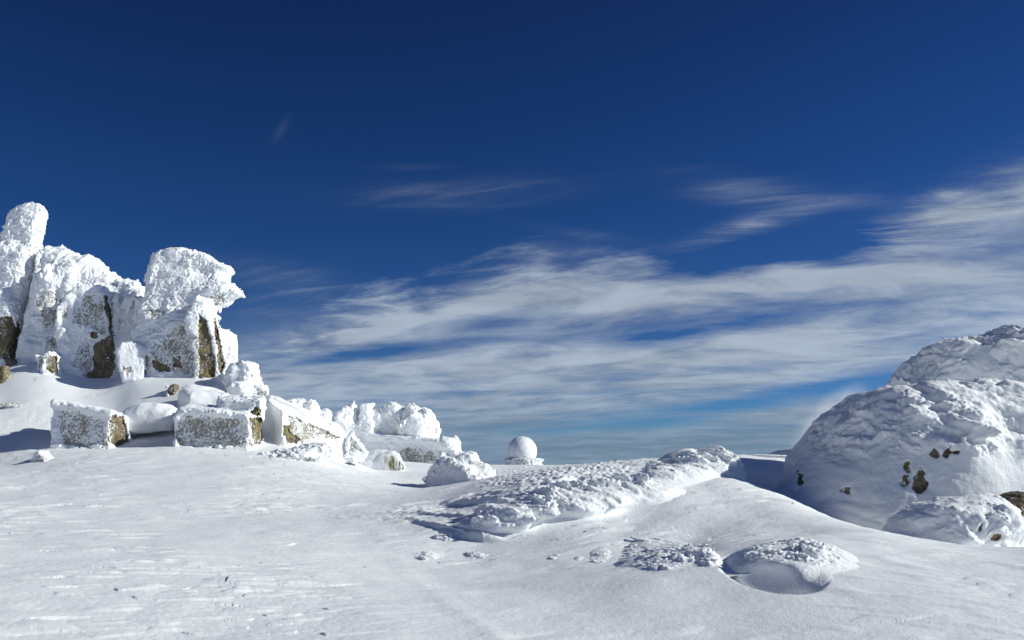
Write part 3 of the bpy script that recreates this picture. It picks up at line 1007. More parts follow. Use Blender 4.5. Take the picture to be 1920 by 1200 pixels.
rock('rime_crest', 'small rime crest with smooth shaded left side, rising behind the long hump', 'rime hump',
     Grid(1180, 1345, 828, 905, 24, 22.6, 26, .028),
     lambda g: smin(g.ell(1282, 884, 24.3, .75, .9, .58, tip=.32), g.ell(1240, 890, 24.4, .8, .7, .30, tip=.3), .4),
     dict(L=[.32, .15, .07], A=[.10, .06, .03], s=2.0, axis=(1, -.3, .4), warp=.14),
     calm=lambda P: (.12 + .88 * sstep(1258, 1285, PXY(P[:, 0], P[:, 1], P[:, 2])[0])).astype(f32))


def calm_front(P):
    px, py = PXY(P[:, 0], P[:, 1], P[:, 2])
    e = np.interp(px, [1380, 1420, 1500, 1540, 1570, 1640], [1045, 1052, 1052, 1066, 1090, 1100])
    right = sstep(1520, 1545, px) * sstep(1074, 1082, py)
    return (.10 + .90 * np.maximum(sstep(8, -8, py - e), right)).astype(f32)


rock('rime_hump', 'rounded rime hump with a blue shaded hollow scooped in its front', 'rime hump',
     Grid(1335, 1690, 980, 1165, 11, 9.2, 13.4, .014, -.5),
     lambda g: smin(smin(smax(smin(
         g.ell(1462, 1078, 11.5, .70, 1.1, .36, rot=-.2), g.ell(1535, 1078, 11.6, .62, 1.0, .33, rot=-.3), .3),
         -g.ell(1448, 1082, 10.0, .58, .95, .36, rot=.15), .10),
         g.ell(1592, 1096, 10.9, .44, .5, .15, rot=-.4), .15), g.ell(1552, 1110, 10.4, .26, .32, .15, rot=-.4), .12),
     dict(L=[.22, .10, .045], A=[.085, .05, .024], s=[3.2, 2.0, 1.1], axis=(1.0, -.7, -.22), warp=.08, wl=.35), drift=.22, hollow=True,
     calm=lambda P: calm_front(P) * sstep(-.10, .06, P[:, 2] - ground_z(P[:, 0], P[:, 1])).astype(f32))


PATCH = dict(L=[.22, .10, .045], A=[.07, .038, .020], s=[3.4, 2.2, 1.1], axis=(1.0, -.8, -.2), warp=.08, wl=.35)
for lab, px, hw, py0, py1, h in (
        ('widest rime patch on the snow between the long hump and the shaded hollow', 1238, 88, 1002, 1072, .10),
        ('rime patch with a dark left side, just under the smooth end of the long hump', 1125, 26, 1022, 1057, .05),
        ('flat crumbly rime patch, leftmost of the row under the long hump', 1036, 20, 1039, 1052, .045),
        ('tiny rime patch between two larger ones under the long hump', 1085, 14, 1041, 1055, .045),
        ('rime patch at the right end of the row, beside the shaded hollow', 1322, 24, 1032, 1066, .07),
        ('flat rime ripple left of the long hump, nearer the hump', 892, 38, 1035, 1053, .055),
        ('rime ripple with a blue hollow, left of the long hump foot', 805, 36, 1032, 1050, .06),
        ('rime ripple right below the tapering tail of the long hump', 832, 34, 1002, 1023, .06)):
    Yf, Yn = ground_hit(px, py0), ground_hit(px, py1)
    Yc, ry = (Yf + Yn) / 2, max((Yf - Yn) / 2, .12)
    rx = hw * Yc / F
    cx = W(px, (py0 + py1) / 2, Yc)[0]
    rock('rime_patch', lab, 'rime patch', Grid(px - hw * 1.3 - 12, px + hw * 1.3 + 12, py0 - 30, py1 + 30, Yc, Yc - ry * 1.15 - .15, Yc + ry * 1.15 + .15, .013 if hw < 60 else .018),
         (lambda a: lambda g: drape(g, *a))((cx, Yc, rx, ry, h, -.12)), PATCH, drift=.07, group='rime patches on the foreground snow')

# ------------------------------------------------------------------ build the rocks
with ThreadPoolExecutor(4) as ex:
    RES = list(ex.map(make_rock, SPECS))
print('rocks', round(time.time() - T0, 1), 's', sum(len(r[0]) for r in RES), 'verts')


def straw_material():
    m, nt, b = new_mat('frosted_straw')
    geo = nt.nodes.new('ShaderNodeNewGeometry')
    mp = nt.nodes.new('ShaderNodeMapping')
    mp.inputs['Scale'].default_value = (7, 7, 1.0)
    nt.links.new(geo.outputs['Position'], mp.inputs['Vector'])
    n = noise_tex(nt, mp.outputs[0], 1.0, 4, .6)
    r = nt.nodes.new('ShaderNodeValToRGB')
    r.color_ramp.elements[0].position, r.color_ramp.elements[0].color = .42, (.16, .13, .04, 1)
    r.color_ramp.elements[1].position, r.color_ramp.elements[1].color = .56, (.80, .81, .78, 1)
    nt.links.new(n.outputs['Fac'], r.inputs[0])
    nt.links.new(r.outputs[0], b.inputs['Base Color'])
    b.inputs['Roughness'].default_value = .9
    add_bump(nt, b, [(n.outputs['Fac'], .8)], .08)
    return m


M_STRAW = straw_material()
for spec, (v, q, zid, fl) in zip(SPECS, RES):
    if any(z[0] == 'straw' for z in spec['zones']):
        ws = np.zeros(len(v), f32)
        px, py = PXY(v[:, 0], v[:, 1], v[:, 2])
        for z in spec['zones']:
            ws = np.maximum(ws, (poly_sdf(px, py, z[1]) < 0) * 1.0)
        zid[(ws[q].mean(1) > .5)] = 3
    comps = {}
    for zz in (2, 1, 3):
        comps[zz] = []
        for c in components(q, zid == zz):
            if len(c) < 16:
                zid[c] = 0
            else:
                comps[zz].append(c)
    for k_, c in enumerate(components(q, zid == 0)):
        if k_ > 0 and len(c) < 400:
            big_ = [(len(x), zz, n_) for zz in comps for n_, x in enumerate(comps[zz]) if np.isin(q[c], q[x]).any()]
            if big_:
                _, zz, n_ = max(big_)
                zid[c] = zz
                comps[zz][n_] = np.concatenate([comps[zz][n_], c])
            else:
                zid[c] = 9                      # a loose crumb: leave it out
    ids = [i for i in np.unique(zid) if i != 9]
    mn, mx = v[np.unique(q)].min(0), v[np.unique(q)].max(0)
    cx, cy = float((mn[0] + mx[0]) / 2), float((mn[1] + mx[1]) / 2)
    org = (cx, cy, float(ground_z(cx, cy)))
    if len(ids) == 1:
        o = mesh_from(spec['name'], v, q[zid == ids[0]], MATS[int(ids[0])], {'fleck': fl}, org)
    else:
        o = bpy.data.objects.new(spec['name'], None)
        COL.objects.link(o)
        o.location = org
        o.empty_display_size = .3
        for i in ids:
            i = int(i)
            for c in (comps[i] if i else [np.where(zid == 0)[0]]):
                mesh_from({3: 'frosted_grass'}.get(i, PART.get(i)), v, q[c], M_STRAW if i == 3 else MATS[i], {'fleck': fl}, org, o)
    tag(o, spec['label'], spec['cat'], spec['group'])
del RES

# ------------------------------------------------------------------ the snow ground
az = np.concatenate([np.linspace(-180, -40, 70)[:-1], np.linspace(-40, -33, 60)[:-1], np.linspace(-33, 33, 1500), np.linspace(33, 40, 60)[1:], np.linspace(40, 180, 70)[1:]])
rr = np.concatenate([[.15, .6, 1.2, 2, 3, 4, 4.6, 5.2, 5.8], np.exp(np.linspace(math.log(6.2), math.log(24), 620)), np.exp(np.linspace(math.log(24), math.log(125), 420))[1:],
                     np.exp(np.linspace(math.log(125), math.log(26000), 90))[1:]])
A_, R_ = np.meshgrid(np.radians(az), rr, indexing='ij')
GX, GY = (R_ * np.sin(A_)).ravel(), (R_ * np.cos(A_)).ravel()


def line_field(px, py, line):
    """distance in pixels below (+) a polyline x -> y, and 0..1 inside its span"""
    xs, ys = [p[0] for p in line], [p[1] for p in line]
    return py - np.interp(px, xs, ys), (px > xs[0]) & (px < xs[-1])


def ground_detail(X, Y, Z):
    P = np.stack([X, Y, Z * 0], 1).astype(f32)
    px, py = PXY(X, Y, Z)
    r = np.hypot(X, Y)
    fade = 1 - sstep(60, 130, r)
    out = 0.06 * fbm(P / f32(3.5), 2) + 0.018 * fbm(P / f32(.9) + 7, 2)
    wind = np.array([1.0, 0.30, 0], f32)
    S1 = stretch(P, wind, 2.3)
    S1 = S1 + f32(.10) * np.stack([perlin(P / f32(.5)), perlin(P / f32(.5) + 9), 0 * X.astype(f32)], 1)
    big = sstep(-.25, .5, perlin(P / f32(3.2) + 2.0))
    quiet = 1 - .5 * sstep(560, 760, px) * sstep(985, 1040, py) * (px > 0)
    out += 0.010 * big * quiet * perlin(S1 / f32(.42))
    near = 1 - sstep(22, 40, r)
    # grains
    out += near * quiet * (0.0035 * perlin(P / f32(.075)) + 0.005 * perlin(stretch(P, wind, 1.6) / f32(.16) + 4))
    # scattered wind cut flakes with a sharp edge
    for k, (L, A, thr) in enumerate(((.55, .040, .80), (.30, .030, .74), (.16, .022, .62))):
        pres = sstep(-.15, .25, perlin(P / f32(2.4 + k) + 60.0 + 9 * k))
        w, rn = worley(stretch(S1 + f32(3.3 * k), wind, 1.4) / f32(L))
        e = np.maximum(1 - (w / .62) ** 2, 0)
        out += (.80 + .4 * sstep(12, 22, r)) * quiet * A * pres * (rn > thr) * np.minimum(e * 1.4, 1) ** .9
    # broken crust: patches of small steps
    pat = sstep(.22, .45, perlin(stretch(P, wind, 2.5) / f32(1.1) + 30.0)) * sstep(.05, .3, perlin(P / f32(6.0) + 50) + .03)
    w, rn = worley(stretch(P, wind, 2.2) / f32(.13))
    out += 0.035 * pat * quiet * (rn > .4) * np.maximum(1 - (w / .75) ** 2, 0)
    # fine grains on the wind blown plateau behind the long hump
    gr = sstep(870, 905, px) * sstep(935, 905, py) * sstep(1230, 1160, px)
    w, rn = worley(P / f32(.17))
    out += 0.05 * gr * np.maximum(1 - (w / .6) ** 2, 0) * (rn > .45)
    # the tapering tail of the long hump
    d, ins = line_field(px, py, [(585, 964), (640, 971), (700, 974), (760, 974), (800, 984), (840, 999), (870, 1012), (905, 1019), (960, 1018)])
    h = np.interp(px, [585, 700, 780, 850, 905, 960], [.0, .02, .05, .11, .14, .08])
    up = sstep(2.5, -2.5, d) * np.exp(-np.maximum(-d, 0) / np.interp(px, [585, 750, 900], [14, 20, 40]))
    w, rn = worley(stretch(P, (1, -.2, 0), 1.6) / f32(.12))
    ins = ins * sstep(585, 640, px) * sstep(960, 905, px)
    out += ins * up * (h * 1.0 + (.02 + .12 * h) * np.maximum(1 - (w / .7) ** 2, 0))
    for line, hh in (([(820, 952), (900, 942), (969, 932), (1030, 915), (1095, 902)], .09), ([(880, 938), (950, 926), (1010, 912)], .05), ([(700, 968), (800, 968), (900, 975)], .05)):
        d, ins = line_field(px, py, line)
        out += ins * hh * sstep(1.5, -1.5, d) * np.exp(-np.maximum(-d, 0) / 9) * sstep(line[0][0], line[0][0] + 60, px) * sstep(line[-1][0], line[-1][0] - 40, px) * (1 + .5 * np.maximum(1 - (w / .7) ** 2, 0))
    # soft crest running down the foreground
    d = px - np.interp(py, [1020, 1050, 1100, 1150, 1200, 1260], [700, 742, 800, 868, 945, 1050])
    out += 0.010 * np.exp(-((d + 14 * perlin(P / f32(.8))) / 26.0) ** 2) * sstep(1020, 1070, py)
    # the scoured hollow round the front of the near hump
    out -= hollow(X, Y, Z)
    # ripples left by the wind along the ridge on the right
    pr = sstep(1480, 1600, px) * sstep(960, 990, py) * (r < 14.5)
    out += .03 * pr * np.maximum(perlin(stretch(P, (1, -.5, 0), 3.0) / f32(.22) + 5), 0)
    return out * fade + (1 - fade) * (1 - sstep(1500, 6000, r)) * np.minimum(r * .004, 3) * fbm(P / f32(60), 3)


GZ = ground_z(GX, GY)
with ThreadPoolExecutor(4) as ex:
    ch = np.array_split(np.arange(len(GX)), 8)
    GD = np.concatenate(list(ex.map(lambda c: ground_detail(GX[c], GY[c], GZ[c]), ch)))
GZ = GZ + GD
na, nr = len(az), len(rr)
I = np.arange(na * nr).reshape(na, nr)
gq = np.stack([I[:-1, :-1], I[1:, :-1], I[1:, 1:], I[:-1, 1:]], -1).reshape(-1, 4)[:, ::-1]
gv = np.stack([GX, GY, GZ], 1).astype(f32)
tag(mesh_from('snow_ground', gv, gq, M_GROUND), 'wind packed snow covering the mountain top', None, None, 'structure')
print('ground', round(time.time() - T0, 1), 's', len(gv), 'verts')

# ------------------------------------------------------------------ far ridge
def far_ridge():
    n, k = 260, 60
    ys = np.linspace(14500, 3600, n)
    prof = np.interp(ys[::-1], [3600, 4500, 6000, 7400, 7861, 8396, 8700, 8900, 9250, 9800, 12000, 14500], [-250, 0, 60, 66, 62, 55, 50, 38, 4, -90, -300, -480])[::-1]
    ds = np.linspace(-1, 1, k)
    Yg, D = np.meshgrid(ys, ds, indexing='ij')
    west, east = 620.0, 2200.0
    wig = 60 * np.sin(ys / 700.0)[:, None]
    X = 2600 + wig + np.where(D < 0, D * west, D * east)
    P = np.stack([X / 350, Yg / 350, X * 0], -1).reshape(-1, 3)
    Z = prof[:, None] - np.where(D < 0, -D * (west * .95), D * 520) + 22 * fbm(P.astype(f32), 4).reshape(n, k) * np.minimum(np.abs(D) * 6, 1)
    v = np.stack([X, Yg, Z], -1).reshape(-1, 3).astype(f32)
    I = np.arange(n * k).reshape(n, k)
    q = np.stack([I[:-1, :-1], I[:-1, 1:], I[1:, 1:], I[1:, :-1]], -1).reshape(-1, 4)
    return v, q[:, ::-1]


m, nt, b = new_mat('far_snow')
geo = nt.nodes.new('ShaderNodeNewGeometry')
n_ = noise_tex(nt, geo.outputs['Position'], .006, 6, .65)
r_ = nt.nodes.new('ShaderNodeValToRGB')
r_.color_ramp.elements[0].position, r_.color_ramp.elements[0].color = .36, (.16, .18, .19, 1)
r_.color_ramp.elements[1].position, r_.color_ramp.elements[1].color = .50, (.80, .82, .85, 1)
nt.links.new(n_.outputs['Fac'], r_.inputs[0])
nt.links.new(r_.outputs[0], b.inputs['Base Color'])
b.inputs['Roughness'].default_value = 1
v, q = far_ridge()
tag(mesh_from('far_mountain', v, q, m), 'distant dark blue mountain ridge beyond the snow saddle', None, None, 'structure')

# ------------------------------------------------------------------ blown snow
def spindrift():
    # a thin plume of blown snow off the left shoulder of the big boulder
    c = W(1548, 798, 29.5)
    nu, nv = 40, 20
    u = np.linspace(0, 2 * math.pi, nu, endpoint=False)
    t = np.linspace(.02, math.pi - .02, nv)
    U, Tt = np.meshgrid(u, t, indexing='ij')
    v = np.stack([np.sin(Tt) * np.cos(U), np.sin(Tt) * np.sin(U), np.cos(Tt)], -1).reshape(-1, 3).astype(f32)
    I = np.arange(nu * nv).reshape(nu, nv)
    J = np.roll(I, -1, 0)
    q = np.stack([I[:, :-1], I[:, 1:], J[:, 1:], J[:, :-1]], -1).reshape(-1, 4)
    m = bpy.data.materials.new('blown_snow')
    m.use_nodes = True
    nt = m.node_tree
    nt.nodes.clear()
    out = nt.nodes.new('ShaderNodeOutputMaterial')
    pv = nt.nodes.new('ShaderNodeVolumePrincipled')
    pv.inputs['Color'].default_value = (.97, .97, 1.0, 1)
    tc = nt.nodes.new('ShaderNodeTexCoord')
    ln = nt.nodes.new('ShaderNodeVectorMath')
    ln.operation = 'LENGTH'
    nt.links.new(tc.outputs['Object'], ln.inputs[0])
    fall = nt.nodes.new('ShaderNodeMapRange')
    fall.interpolation_type = 'SMOOTHSTEP'
    fall.inputs['From Min'].default_value = 1.0
    fall.inputs['From Max'].default_value = .15
    nt.links.new(ln.outputs['Value'], fall.inputs['Value'])
    n = noise_tex(nt, tc.outputs['Object'], 1.6, 4, .6)
    mr = nt.nodes.new('ShaderNodeMapRange')
    mr.inputs['From Min'].default_value = .35
    mr.inputs['From Max'].default_value = .75
    mr.inputs['To Max'].default_value = 1.7
    nt.links.new(n.outputs['Fac'], mr.inputs['Value'])
    mu = nt.nodes.new('ShaderNodeMath')
    mu.operation = 'MULTIPLY'
    nt.links.new(fall.outputs[0], mu.inputs[0])
    nt.links.new(mr.outputs[0], mu.inputs[1])
    nt.links.new(mu.outputs[0], pv.inputs['Density'])
    nt.links.new(pv.outputs[0], out.inputs['Volume'])
    o = mesh_from('spindrift', v, q, m)
    o.location = c
    o.scale = (2.2, 1.4, .85)
    o.rotation_euler = (0, math.radians(-46), 0)
    tag(o, 'thin plume of blown snow drifting off the left shoulder of the biggest boulder', 'blown snow', None, 'stuff')


spindrift()


# ------------------------------------------------------------------ radar dome
def radome():
    c = W(979, 846, 330)
    R = 27.5 / F * 330
    o = bpy.data.objects.new('radar_dome', None)
    COL.objects.link(o)
    zb = W(979, 872, 330)[2]
    o.location = (c[0], c[1], zb)
    # sphere of frosted panels
    nu, nv = 120, 70
    u = np.linspace(0, 2 * math.pi, nu, endpoint=False)
    t = np.linspace(0.001, math.radians(150), nv)
    U, Tt = np.meshgrid(u, t, indexing='ij')
    D = np.stack([np.sin(Tt) * np.cos(U), np.sin(Tt) * np.sin(U), np.cos(Tt)], -1).reshape(-1, 3)
    P = D * R
    P = P * (1 + (.012 * fbm((P / 1.2).astype(f32), 3) + .006 * perlin((P / .35).astype(f32)))[:, None])
    P[:, 2] += c[2] - zb
    I = np.arange(nu * nv).reshape(nu, nv)
    J = np.roll(I, -1, 0)
    q = np.stack([I[:, :-1], I[:, 1:], J[:, 1:], J[:, :-1]], -1).reshape(-1, 4)
    m, nt, b = new_mat('frosted_dome_panel')
    geo = nt.nodes.new('ShaderNodeNewGeometry')
    n1 = noise_tex(nt, geo.outputs['Position'], .55, 4, .6)
    r = nt.nodes.new('ShaderNodeValToRGB')
    r.color_ramp.elements[0].position, r.color_ramp.elements[0].color = .25, (.66, .70, .76, 1)
    r.color_ramp.elements[1].position, r.color_ramp.elements[1].color = .5, (.86, .88, .91, 1)
    nt.links.new(n1.outputs['Fac'], r.inputs[0])
    nt.links.new(r.outputs[0], b.inputs['Base Color'])
    b.inputs['Roughness'].default_value = .6
    n2 = noise_tex(nt, geo.outputs['Position'], 2.5, 3, .6)
    add_bump(nt, b, [(n2.outputs['Fac'], .3)], .2)
    mesh_from('dome', P.astype(f32), q, m, None, (0, 0, 0), o)
    # round building under it, with frost grown sideways on the right
    nu, nv = 160, 26
    u = np.linspace(0, 2 * math.pi, nu, endpoint=False)
    prof = [(0, 2.6), (4.0, 2.6), (5.6, 2.55), (6.3, 2.3), (6.5, 2.0), (6.45, 1.6), (6.35, .8), (6.4, 0), (6.5, -1.5), (6.5, -4)]
    pr = np.array(prof)
    tt = np.linspace(0, len(pr) - 1, nv)
    rad = np.interp(tt, range(len(pr)), pr[:, 0])
    zz = np.interp(tt, range(len(pr)), pr[:, 1])
    U = np.repeat(u[:, None], nv, 1)
    P = np.stack([np.cos(U) * rad, np.sin(U) * rad, np.repeat(zz[None], nu, 0)], -1).reshape(-1, 3)
    side = np.clip(P[:, 0] / 6.5, 0, 1) ** 2 * (P[:, 2] > -.5)
    w, rn = worley((P / np.array([1.0, .8, .6])).astype(f32))
    k = .35 * np.maximum(1 - w * 1.2, 0) + side * (.5 + 1.6 * np.maximum(1 - w * 1.1, 0) * rn) - .1
    rh = np.maximum(np.hypot(P[:, 0], P[:, 1]), .01)
    P[:, 0] += P[:, 0] / rh * k * (rh > 3)
    P[:, 1] += P[:, 1] / rh * k * (rh > 3)
    I = np.arange(nu * nv).reshape(nu, nv)
    J = np.roll(I, -1, 0)
    q = np.stack([I[:, :-1], I[:, 1:], J[:, 1:], J[:, :-1]], -1).reshape(-1, 4)
    m, nt, b = new_mat('frosted_wall')
    geo = nt.nodes.new('ShaderNodeNewGeometry')
    mp = nt.nodes.new('ShaderNodeMapping')
    mp.inputs['Scale'].default_value = (1, 1, .35)
    nt.links.new(geo.outputs['Position'], mp.inputs['Vector'])
    n1 = noise_tex(nt, mp.outputs[0], 1.3, 5, .65)
    r = nt.nodes.new('ShaderNodeValToRGB')
    r.color_ramp.elements[0].position, r.color_ramp.elements[0].color = .40, (.36, .35, .35, 1)
    r.color_ramp.elements[1].position, r.color_ramp.elements[1].color = .52, (.80, .82, .85, 1)
    nt.links.new(n1.outputs['Fac'], r.inputs[0])
    nt.links.new(r.outputs[0], b.inputs['Base Color'])
    b.inputs['Roughness'].default_value = .85
    mesh_from('base_building', P.astype(f32), q, m, None, (0, 0, 0), o)
    tag(o, 'white frosted spherical radar dome on a round icy base, far off on the horizon', 'radar dome')


radome()

# ------------------------------------------------------------------ sun, sky
SUN_AZ, SUN_EL = math.radians(-8), math.radians(27)      # azimuth from +X towards +Y
S = (math.cos(SUN_EL) * math.cos(SUN_AZ), math.cos(SUN_EL) * math.sin(SUN_AZ), math.sin(SUN_EL))
sun = bpy.data.lights.new('sun', 'SUN')
sun.energy = 4.5
sun.angle = math.radians(.53)
sun.color = (.985, 1.0, .92)
so = bpy.data.objects.new('sun', sun)
COL.objects.link(so)
from mathutils import Vector
so.rotation_euler = Vector(S).to_track_quat('Z', 'Y').to_euler()
so.location = (20, -10, 30)

sc = bpy.context.scene
wd = bpy.data.worlds.new('World')
sc.world = wd
wd.use_nodes = True
nt = wd.node_tree
nt.nodes.clear()


class E:
    """small arithmetic on shader sockets"""

    def __init__(self, s):
        self.s = s

    @staticmethod
    def op(kind, *a):
        n = nt.nodes.new('ShaderNodeMath')
        n.operation = kind
        for i, x in enumerate(a):
            if isinstance(x, E):
                nt.links.new(x.s, n.inputs[i])
            else:
                n.inputs[i].default_value = float(x)
        return E(n.outputs[0])

    def __add__(a, b): return E.op('ADD', a, b)
    def __radd__(a, b): return E.op('ADD', b, a)
    def __sub__(a, b): return E.op('SUBTRACT', a, b)
    def __rsub__(a, b): return E.op('SUBTRACT', b, a)
    def __mul__(a, b): return E.op('MULTIPLY', a, b)
    def __rmul__(a, b): return E.op('MULTIPLY', b, a)
    def __truediv__(a, b): return E.op('DIVIDE', a, b)


def ss(a, b, x):
    n = nt.nodes.new('ShaderNodeMapRange')
    n.interpolation_type = 'SMOOTHSTEP'
    if a > b:
        n.inputs['From Min'].default_value, n.inputs['From Max'].default_value = b, a
        n.inputs['To Min'].default_value, n.inputs['To Max'].default_value = 1, 0
    else:
        n.inputs['From Min'].default_value, n.inputs['From Max'].default_value = a, b
    nt.links.new(x.s, n.inputs['Value'])
    return E(n.outputs[0])


def vec(x, y, z=0.0):
    n = nt.nodes.new('ShaderNodeCombineXYZ')
    for i, q in enumerate((x, y, z)):
        if isinstance(q, E):
            nt.links.new(q.s, n.inputs[i])
        else:
            n.inputs[i].default_value = q
    return n.outputs[0]


def noi(v, scale, detail=6, rough=.55, dist=0.0):
    n = noise_tex(nt, v, scale, detail, rough)
    n.inputs['Distortion'].default_value = dist
    return E(n.outputs['Fac'])


def curve(x, pts, lo, hi):
    """piecewise curve of x (already 0..1), values mapped lo..hi"""
    n = nt.nodes.new('ShaderNodeFloatCurve')
    c = n.mapping.curves[0]
    while len(c.points) > 2:
        c.points.remove(c.points[1])
    pts = sorted(pts)
    for i, (a, b_) in enumerate(pts):
        b_ = (b_ - lo) / (hi - lo)
        if i == 0:
            c.points[0].location = (a, b_)
        elif i == len(pts) - 1:
            c.points[-1].location = (a, b_)
        else:
            c.points.new(a, b_)
    n.mapping.update()
    nt.links.new(x.s, n.inputs['Value'])
    return E(n.outputs[0]) * (hi - lo) + lo


def AE(px, py):
    x, y, z = W(px, py, 1.0)
    z -= EYE
    return math.degrees(math.atan2(x, y)), math.degrees(math.atan2(z, math.hypot(x, y)))


tc = nt.nodes.new('ShaderNodeTexCoord')
sx = nt.nodes.new('ShaderNodeSeparateXYZ')
nt.links.new(tc.outputs['Generated'], sx.inputs[0])
dx, dy, dz = (E(sx.outputs[i]) for i in range(3))
AZ = E.op('ARCTAN2', dx, dy) * (180 / math.pi)
EL = E.op('ARCSINE', dz) * (180 / math.pi)

# streaked coordinates, leaning a little up to the right
zz = E.op('MAXIMUM', dz, -.04) + .11
cx_, cy_ = dx / zz, dy / zz
al = cx_ * .93 - cy_ * .36                                          # along the wind
ac = cx_ * .36 + cy_ * .93                                          # across it
wob = noi(vec(al * .35, ac * .5, 3.0), 1.0, 3) - .5
ac2 = ac + wob * .9
n_str = noi(vec(al * .75, ac2 * 1.9, 1.0), 1.0, 9, .62, .4)         # long streaks
n_big = noi(vec(al * .45, ac2 * .8, 7.0), 1.0, 4, .5)               # broad masses
n_puf = noi(vec(al * 2.0, ac2 * 3.0, 5.0), 1.0, 9, .62, .3)         # ragged edges
n_fin = noi(vec(al * 2.0, ac2 * 9.0, 2.0), 1.0, 6, .65, .5)         # thin fibres


def nx_(px, py=600):
    return (AE(px, py)[0] + 45) / 90


az01 = E.op('MULTIPLY_ADD', AZ, 1 / 90.0, .5)
TOP = [(-600, 560), (-100, 640), (300, 720), (430, 690), (520, 640), (640, 590), (760, 545), (880, 500), (980, 462), (1050, 458), (1120, 462), (1200, 480), (1300, 480), (1400, 468), (1480, 462), (1560, 470), (1640, 440), (1720, 390), (1800, 345), (1900, 320), (2050, 290), (2600, 250)]
top = curve(az01, [(min(max(nx_(p, q), 0), 1), AE(p, q)[1]) for p, q in TOP], -5, 32)
h = top - EL                                                        # degrees below the cloud's top edge
edge = ss(-.8, 2.6, h + (n_puf - .5) * 8.0 + (n_str - .5) * 3.5)
body = .62 + (n_str - .5) * 2.0 + (n_big - .5) * 1.0 + (n_puf - .5) * 1.5 + (n_fin - .5) * .3
dens = edge * body


def blob(px, py, sxp, syp, amp, tilt=8.0, src=None):
    """a soft oval of cloud (or, below zero, of clear sky); sizes in photo pixels"""
    a0, e0 = AE(px, py)
    k = F * math.pi / 180
    t = math.radians(tilt)
    da, de = AZ - a0, EL - e0
    p = (da * math.cos(t) + de * math.sin(t)) * (k / sxp)
    q = (de * math.cos(t) - da * math.sin(t)) * (k / syp)
    g = E.op('EXPONENT', (p * p + q * q) * -1.0) * amp
    return g if src is None else g * src


ragged = ss(.25, .75, n_puf) * .8 + .5
for a in ((930, 605, 115, 16, -.75, 6), (1230, 632, 110, 17, -.8, 4), (880, 640, 190, 14, -.35, 6), (1480, 560, 240, 14, -.28, 8), (1330, 500, 90, 22, -.45, 10), (1560, 462, 170, 22, -.55, 6),
          (700, 660, 170, 14, -.42, 6), (590, 672, 110, 9, -.35, 4), (880, 718, 45, 7, -.4, 0), (860, 735, 50, 6, -.35, 0),
          (1300, 772, 330, 20, -.75, 7), (1640, 712, 260, 17, -.62, 7), (540, 640, 130, 40, .35, 12), (470, 700, 160, 40, .30, 6), (1150, 800, 200, 14, -.6, 3), (1350, 742, 120, 9, .35, 6), (1480, 775, 140, 7, .40, 5), (1120, 700, 400, 26, .18, 6), (1500, 640, 400, 34, .30, 7),
          (1250, 560, 320, 44, .22, 6), (1620, 520, 320, 40, .25, 6), (900, 555, 160, 22, .25, 14), (700, 600, 150, 20, .22, 14), (1020, 478, 70, 20, .20, 6)):
    dens = dens + blob(*a, src=ragged)
# the horizon bank
bank = ss(4.2, .6, EL)
dens = dens + bank * .42 + .14 * ss(10.0, 4.0, EL)
# thin high wisps
fib = ss(.38, .85, n_fin)
for a in ((880, 360, 170, 22, .28, 3), (820, 385, 110, 6, .18, 2), (760, 312, 70, 6, .14, 2), (540, 530, 110, 26, .40, -8), (500, 580, 60, 22, .20, 5), (1400, 360, 110, 26, .34, -12),
          (1420, 420, 120, 15, .75, 12), (1540, 378, 120, 12, .45, -6), (1690, 415, 80, 20, .7, 8), (1760, 420, 140, 30, .7, 10), (1840, 360, 110, 34, .6, 18), (1890, 322, 26, 14, .6, 10), (525, 248, 22, 8, .18, 60), (1100, 440, 120, 10, .15, -10)):
    dens = dens + blob(*a, src=fib * 1.1 + .15)
dens = E.op('MINIMUM', E.op('MAXIMUM', dens, 0.0), 1.0)
cover = dens * .84

sky = nt.nodes.new('ShaderNodeTexSky')
sky.sky_type = 'NISHITA'
sky.sun_disc = False
sky.sun_elevation = SUN_EL
sky.sun_rotation = math.pi / 2 - SUN_AZ
sky.altitude = 2300
sky.air_density = 1.0
sky.dust_density = .3
sky.ozone_density = 3.0
tint = nt.nodes.new('ShaderNodeValToRGB')
e_ = tint.color_ramp.elements
TINT = ((1, (.34, .72, 1.25)), (7, (.29, .58, 1.02)), (15, (.20, .49, .95)), (22, (.163, .41, .84)), (28, (.155, .335, .73)), (42, (.30, .46, .86)), (90, (.52, .74, 1.2)))
for k, (el, c) in enumerate(TINT):
    x_ = e_[0] if k == 0 else (e_[-1] if k == len(TINT) - 1 else e_.new(el / 90))
    x_.position = el / 90
    x_.color = tuple(q / 1.3 for q in c) + (1,)
nt.links.new((EL / 90.0).s, tint.inputs[0])
tm = nt.nodes.new('ShaderNodeMix')
tm.data_type = 'RGBA'
tm.blend_type = 'MULTIPLY'
tm.inputs[0].default_value = 1
nt.links.new(sky.outputs[0], tm.inputs[6])
nt.links.new(tint.outputs[0], tm.inputs[7])
bg1 = nt.nodes.new('ShaderNodeBackground')
bg1.inputs['Strength'].default_value = .078
side = nt.nodes.new('ShaderNodeMix')
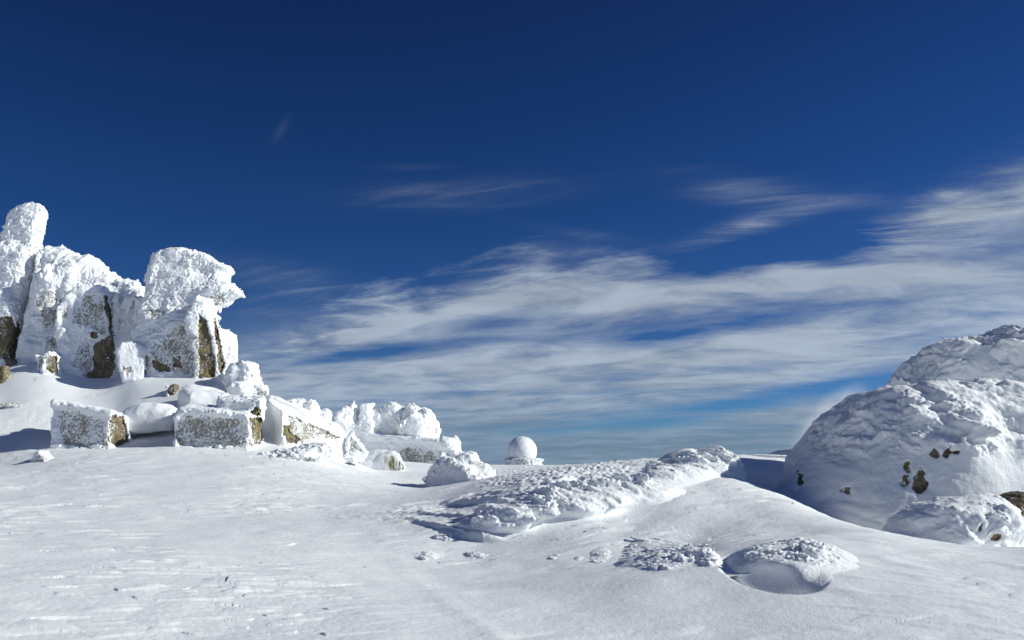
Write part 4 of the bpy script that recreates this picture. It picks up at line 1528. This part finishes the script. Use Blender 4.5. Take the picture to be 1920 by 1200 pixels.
side.data_type = 'RGBA'
side.blend_type = 'MULTIPLY'
side.inputs[0].default_value = 1
nt.links.new(tm.outputs[2], side.inputs[6])
gl = .76 + .34 * ss(-34, 34, AZ)
nt.links.new(vec(gl, gl, gl), side.inputs[7])
nt.links.new(side.outputs[2], bg1.inputs['Color'])
bg2 = nt.nodes.new('ShaderNodeBackground')
ccol = nt.nodes.new('ShaderNodeMix')
ccol.data_type = 'RGBA'
ccol.inputs[6].default_value = (.20, .275, .385, 1)
ccol.inputs[7].default_value = (.39, .455, .54, 1)
nt.links.new(ss(.0, 5.5, EL).s, ccol.inputs[0])
br = nt.nodes.new('ShaderNodeMix')
br.data_type = 'RGBA'
br.blend_type = 'MULTIPLY'
br.inputs[0].default_value = 1
thick = .80 + .42 * ss(.36, .66, n_puf * .6 + n_big * .4)
nt.links.new(ccol.outputs[2], br.inputs[6])
nt.links.new(vec(thick, thick, thick * .985), br.inputs[7])
nt.links.new(br.outputs[2], bg2.inputs['Color'])
bg2.inputs['Strength'].default_value = 1.0
mixs = nt.nodes.new('ShaderNodeMixShader')
nt.links.new(cover.s, mixs.inputs[0])
nt.links.new(bg1.outputs[0], mixs.inputs[1])
nt.links.new(bg2.outputs[0], mixs.inputs[2])
wo = nt.nodes.new('ShaderNodeOutputWorld')
nt.links.new(mixs.outputs[0], wo.inputs[0])

# ------------------------------------------------------------------ camera and render settings
cam = bpy.data.cameras.new('camera')
cam.sensor_width = 36
cam.lens = 36 * F / 1920
cam.clip_start = .05
cam.clip_end = 60000
co = bpy.data.objects.new('camera', cam)
COL.objects.link(co)
co.location = (0, 0, EYE)
co.rotation_euler = (math.pi / 2 + TH, 0, 0)
sc.camera = co
sc.view_settings.view_transform = 'Standard'
sc.view_settings.look = 'None'
sc.view_settings.gamma = 1
sc.view_settings.exposure = 0
sc.render.engine = 'CYCLES'
sc.cycles.use_denoising = True
sc.cycles.max_bounces = 6
sc.cycles.volume_bounces = 2
print('script', round(time.time() - T0, 1), 's')
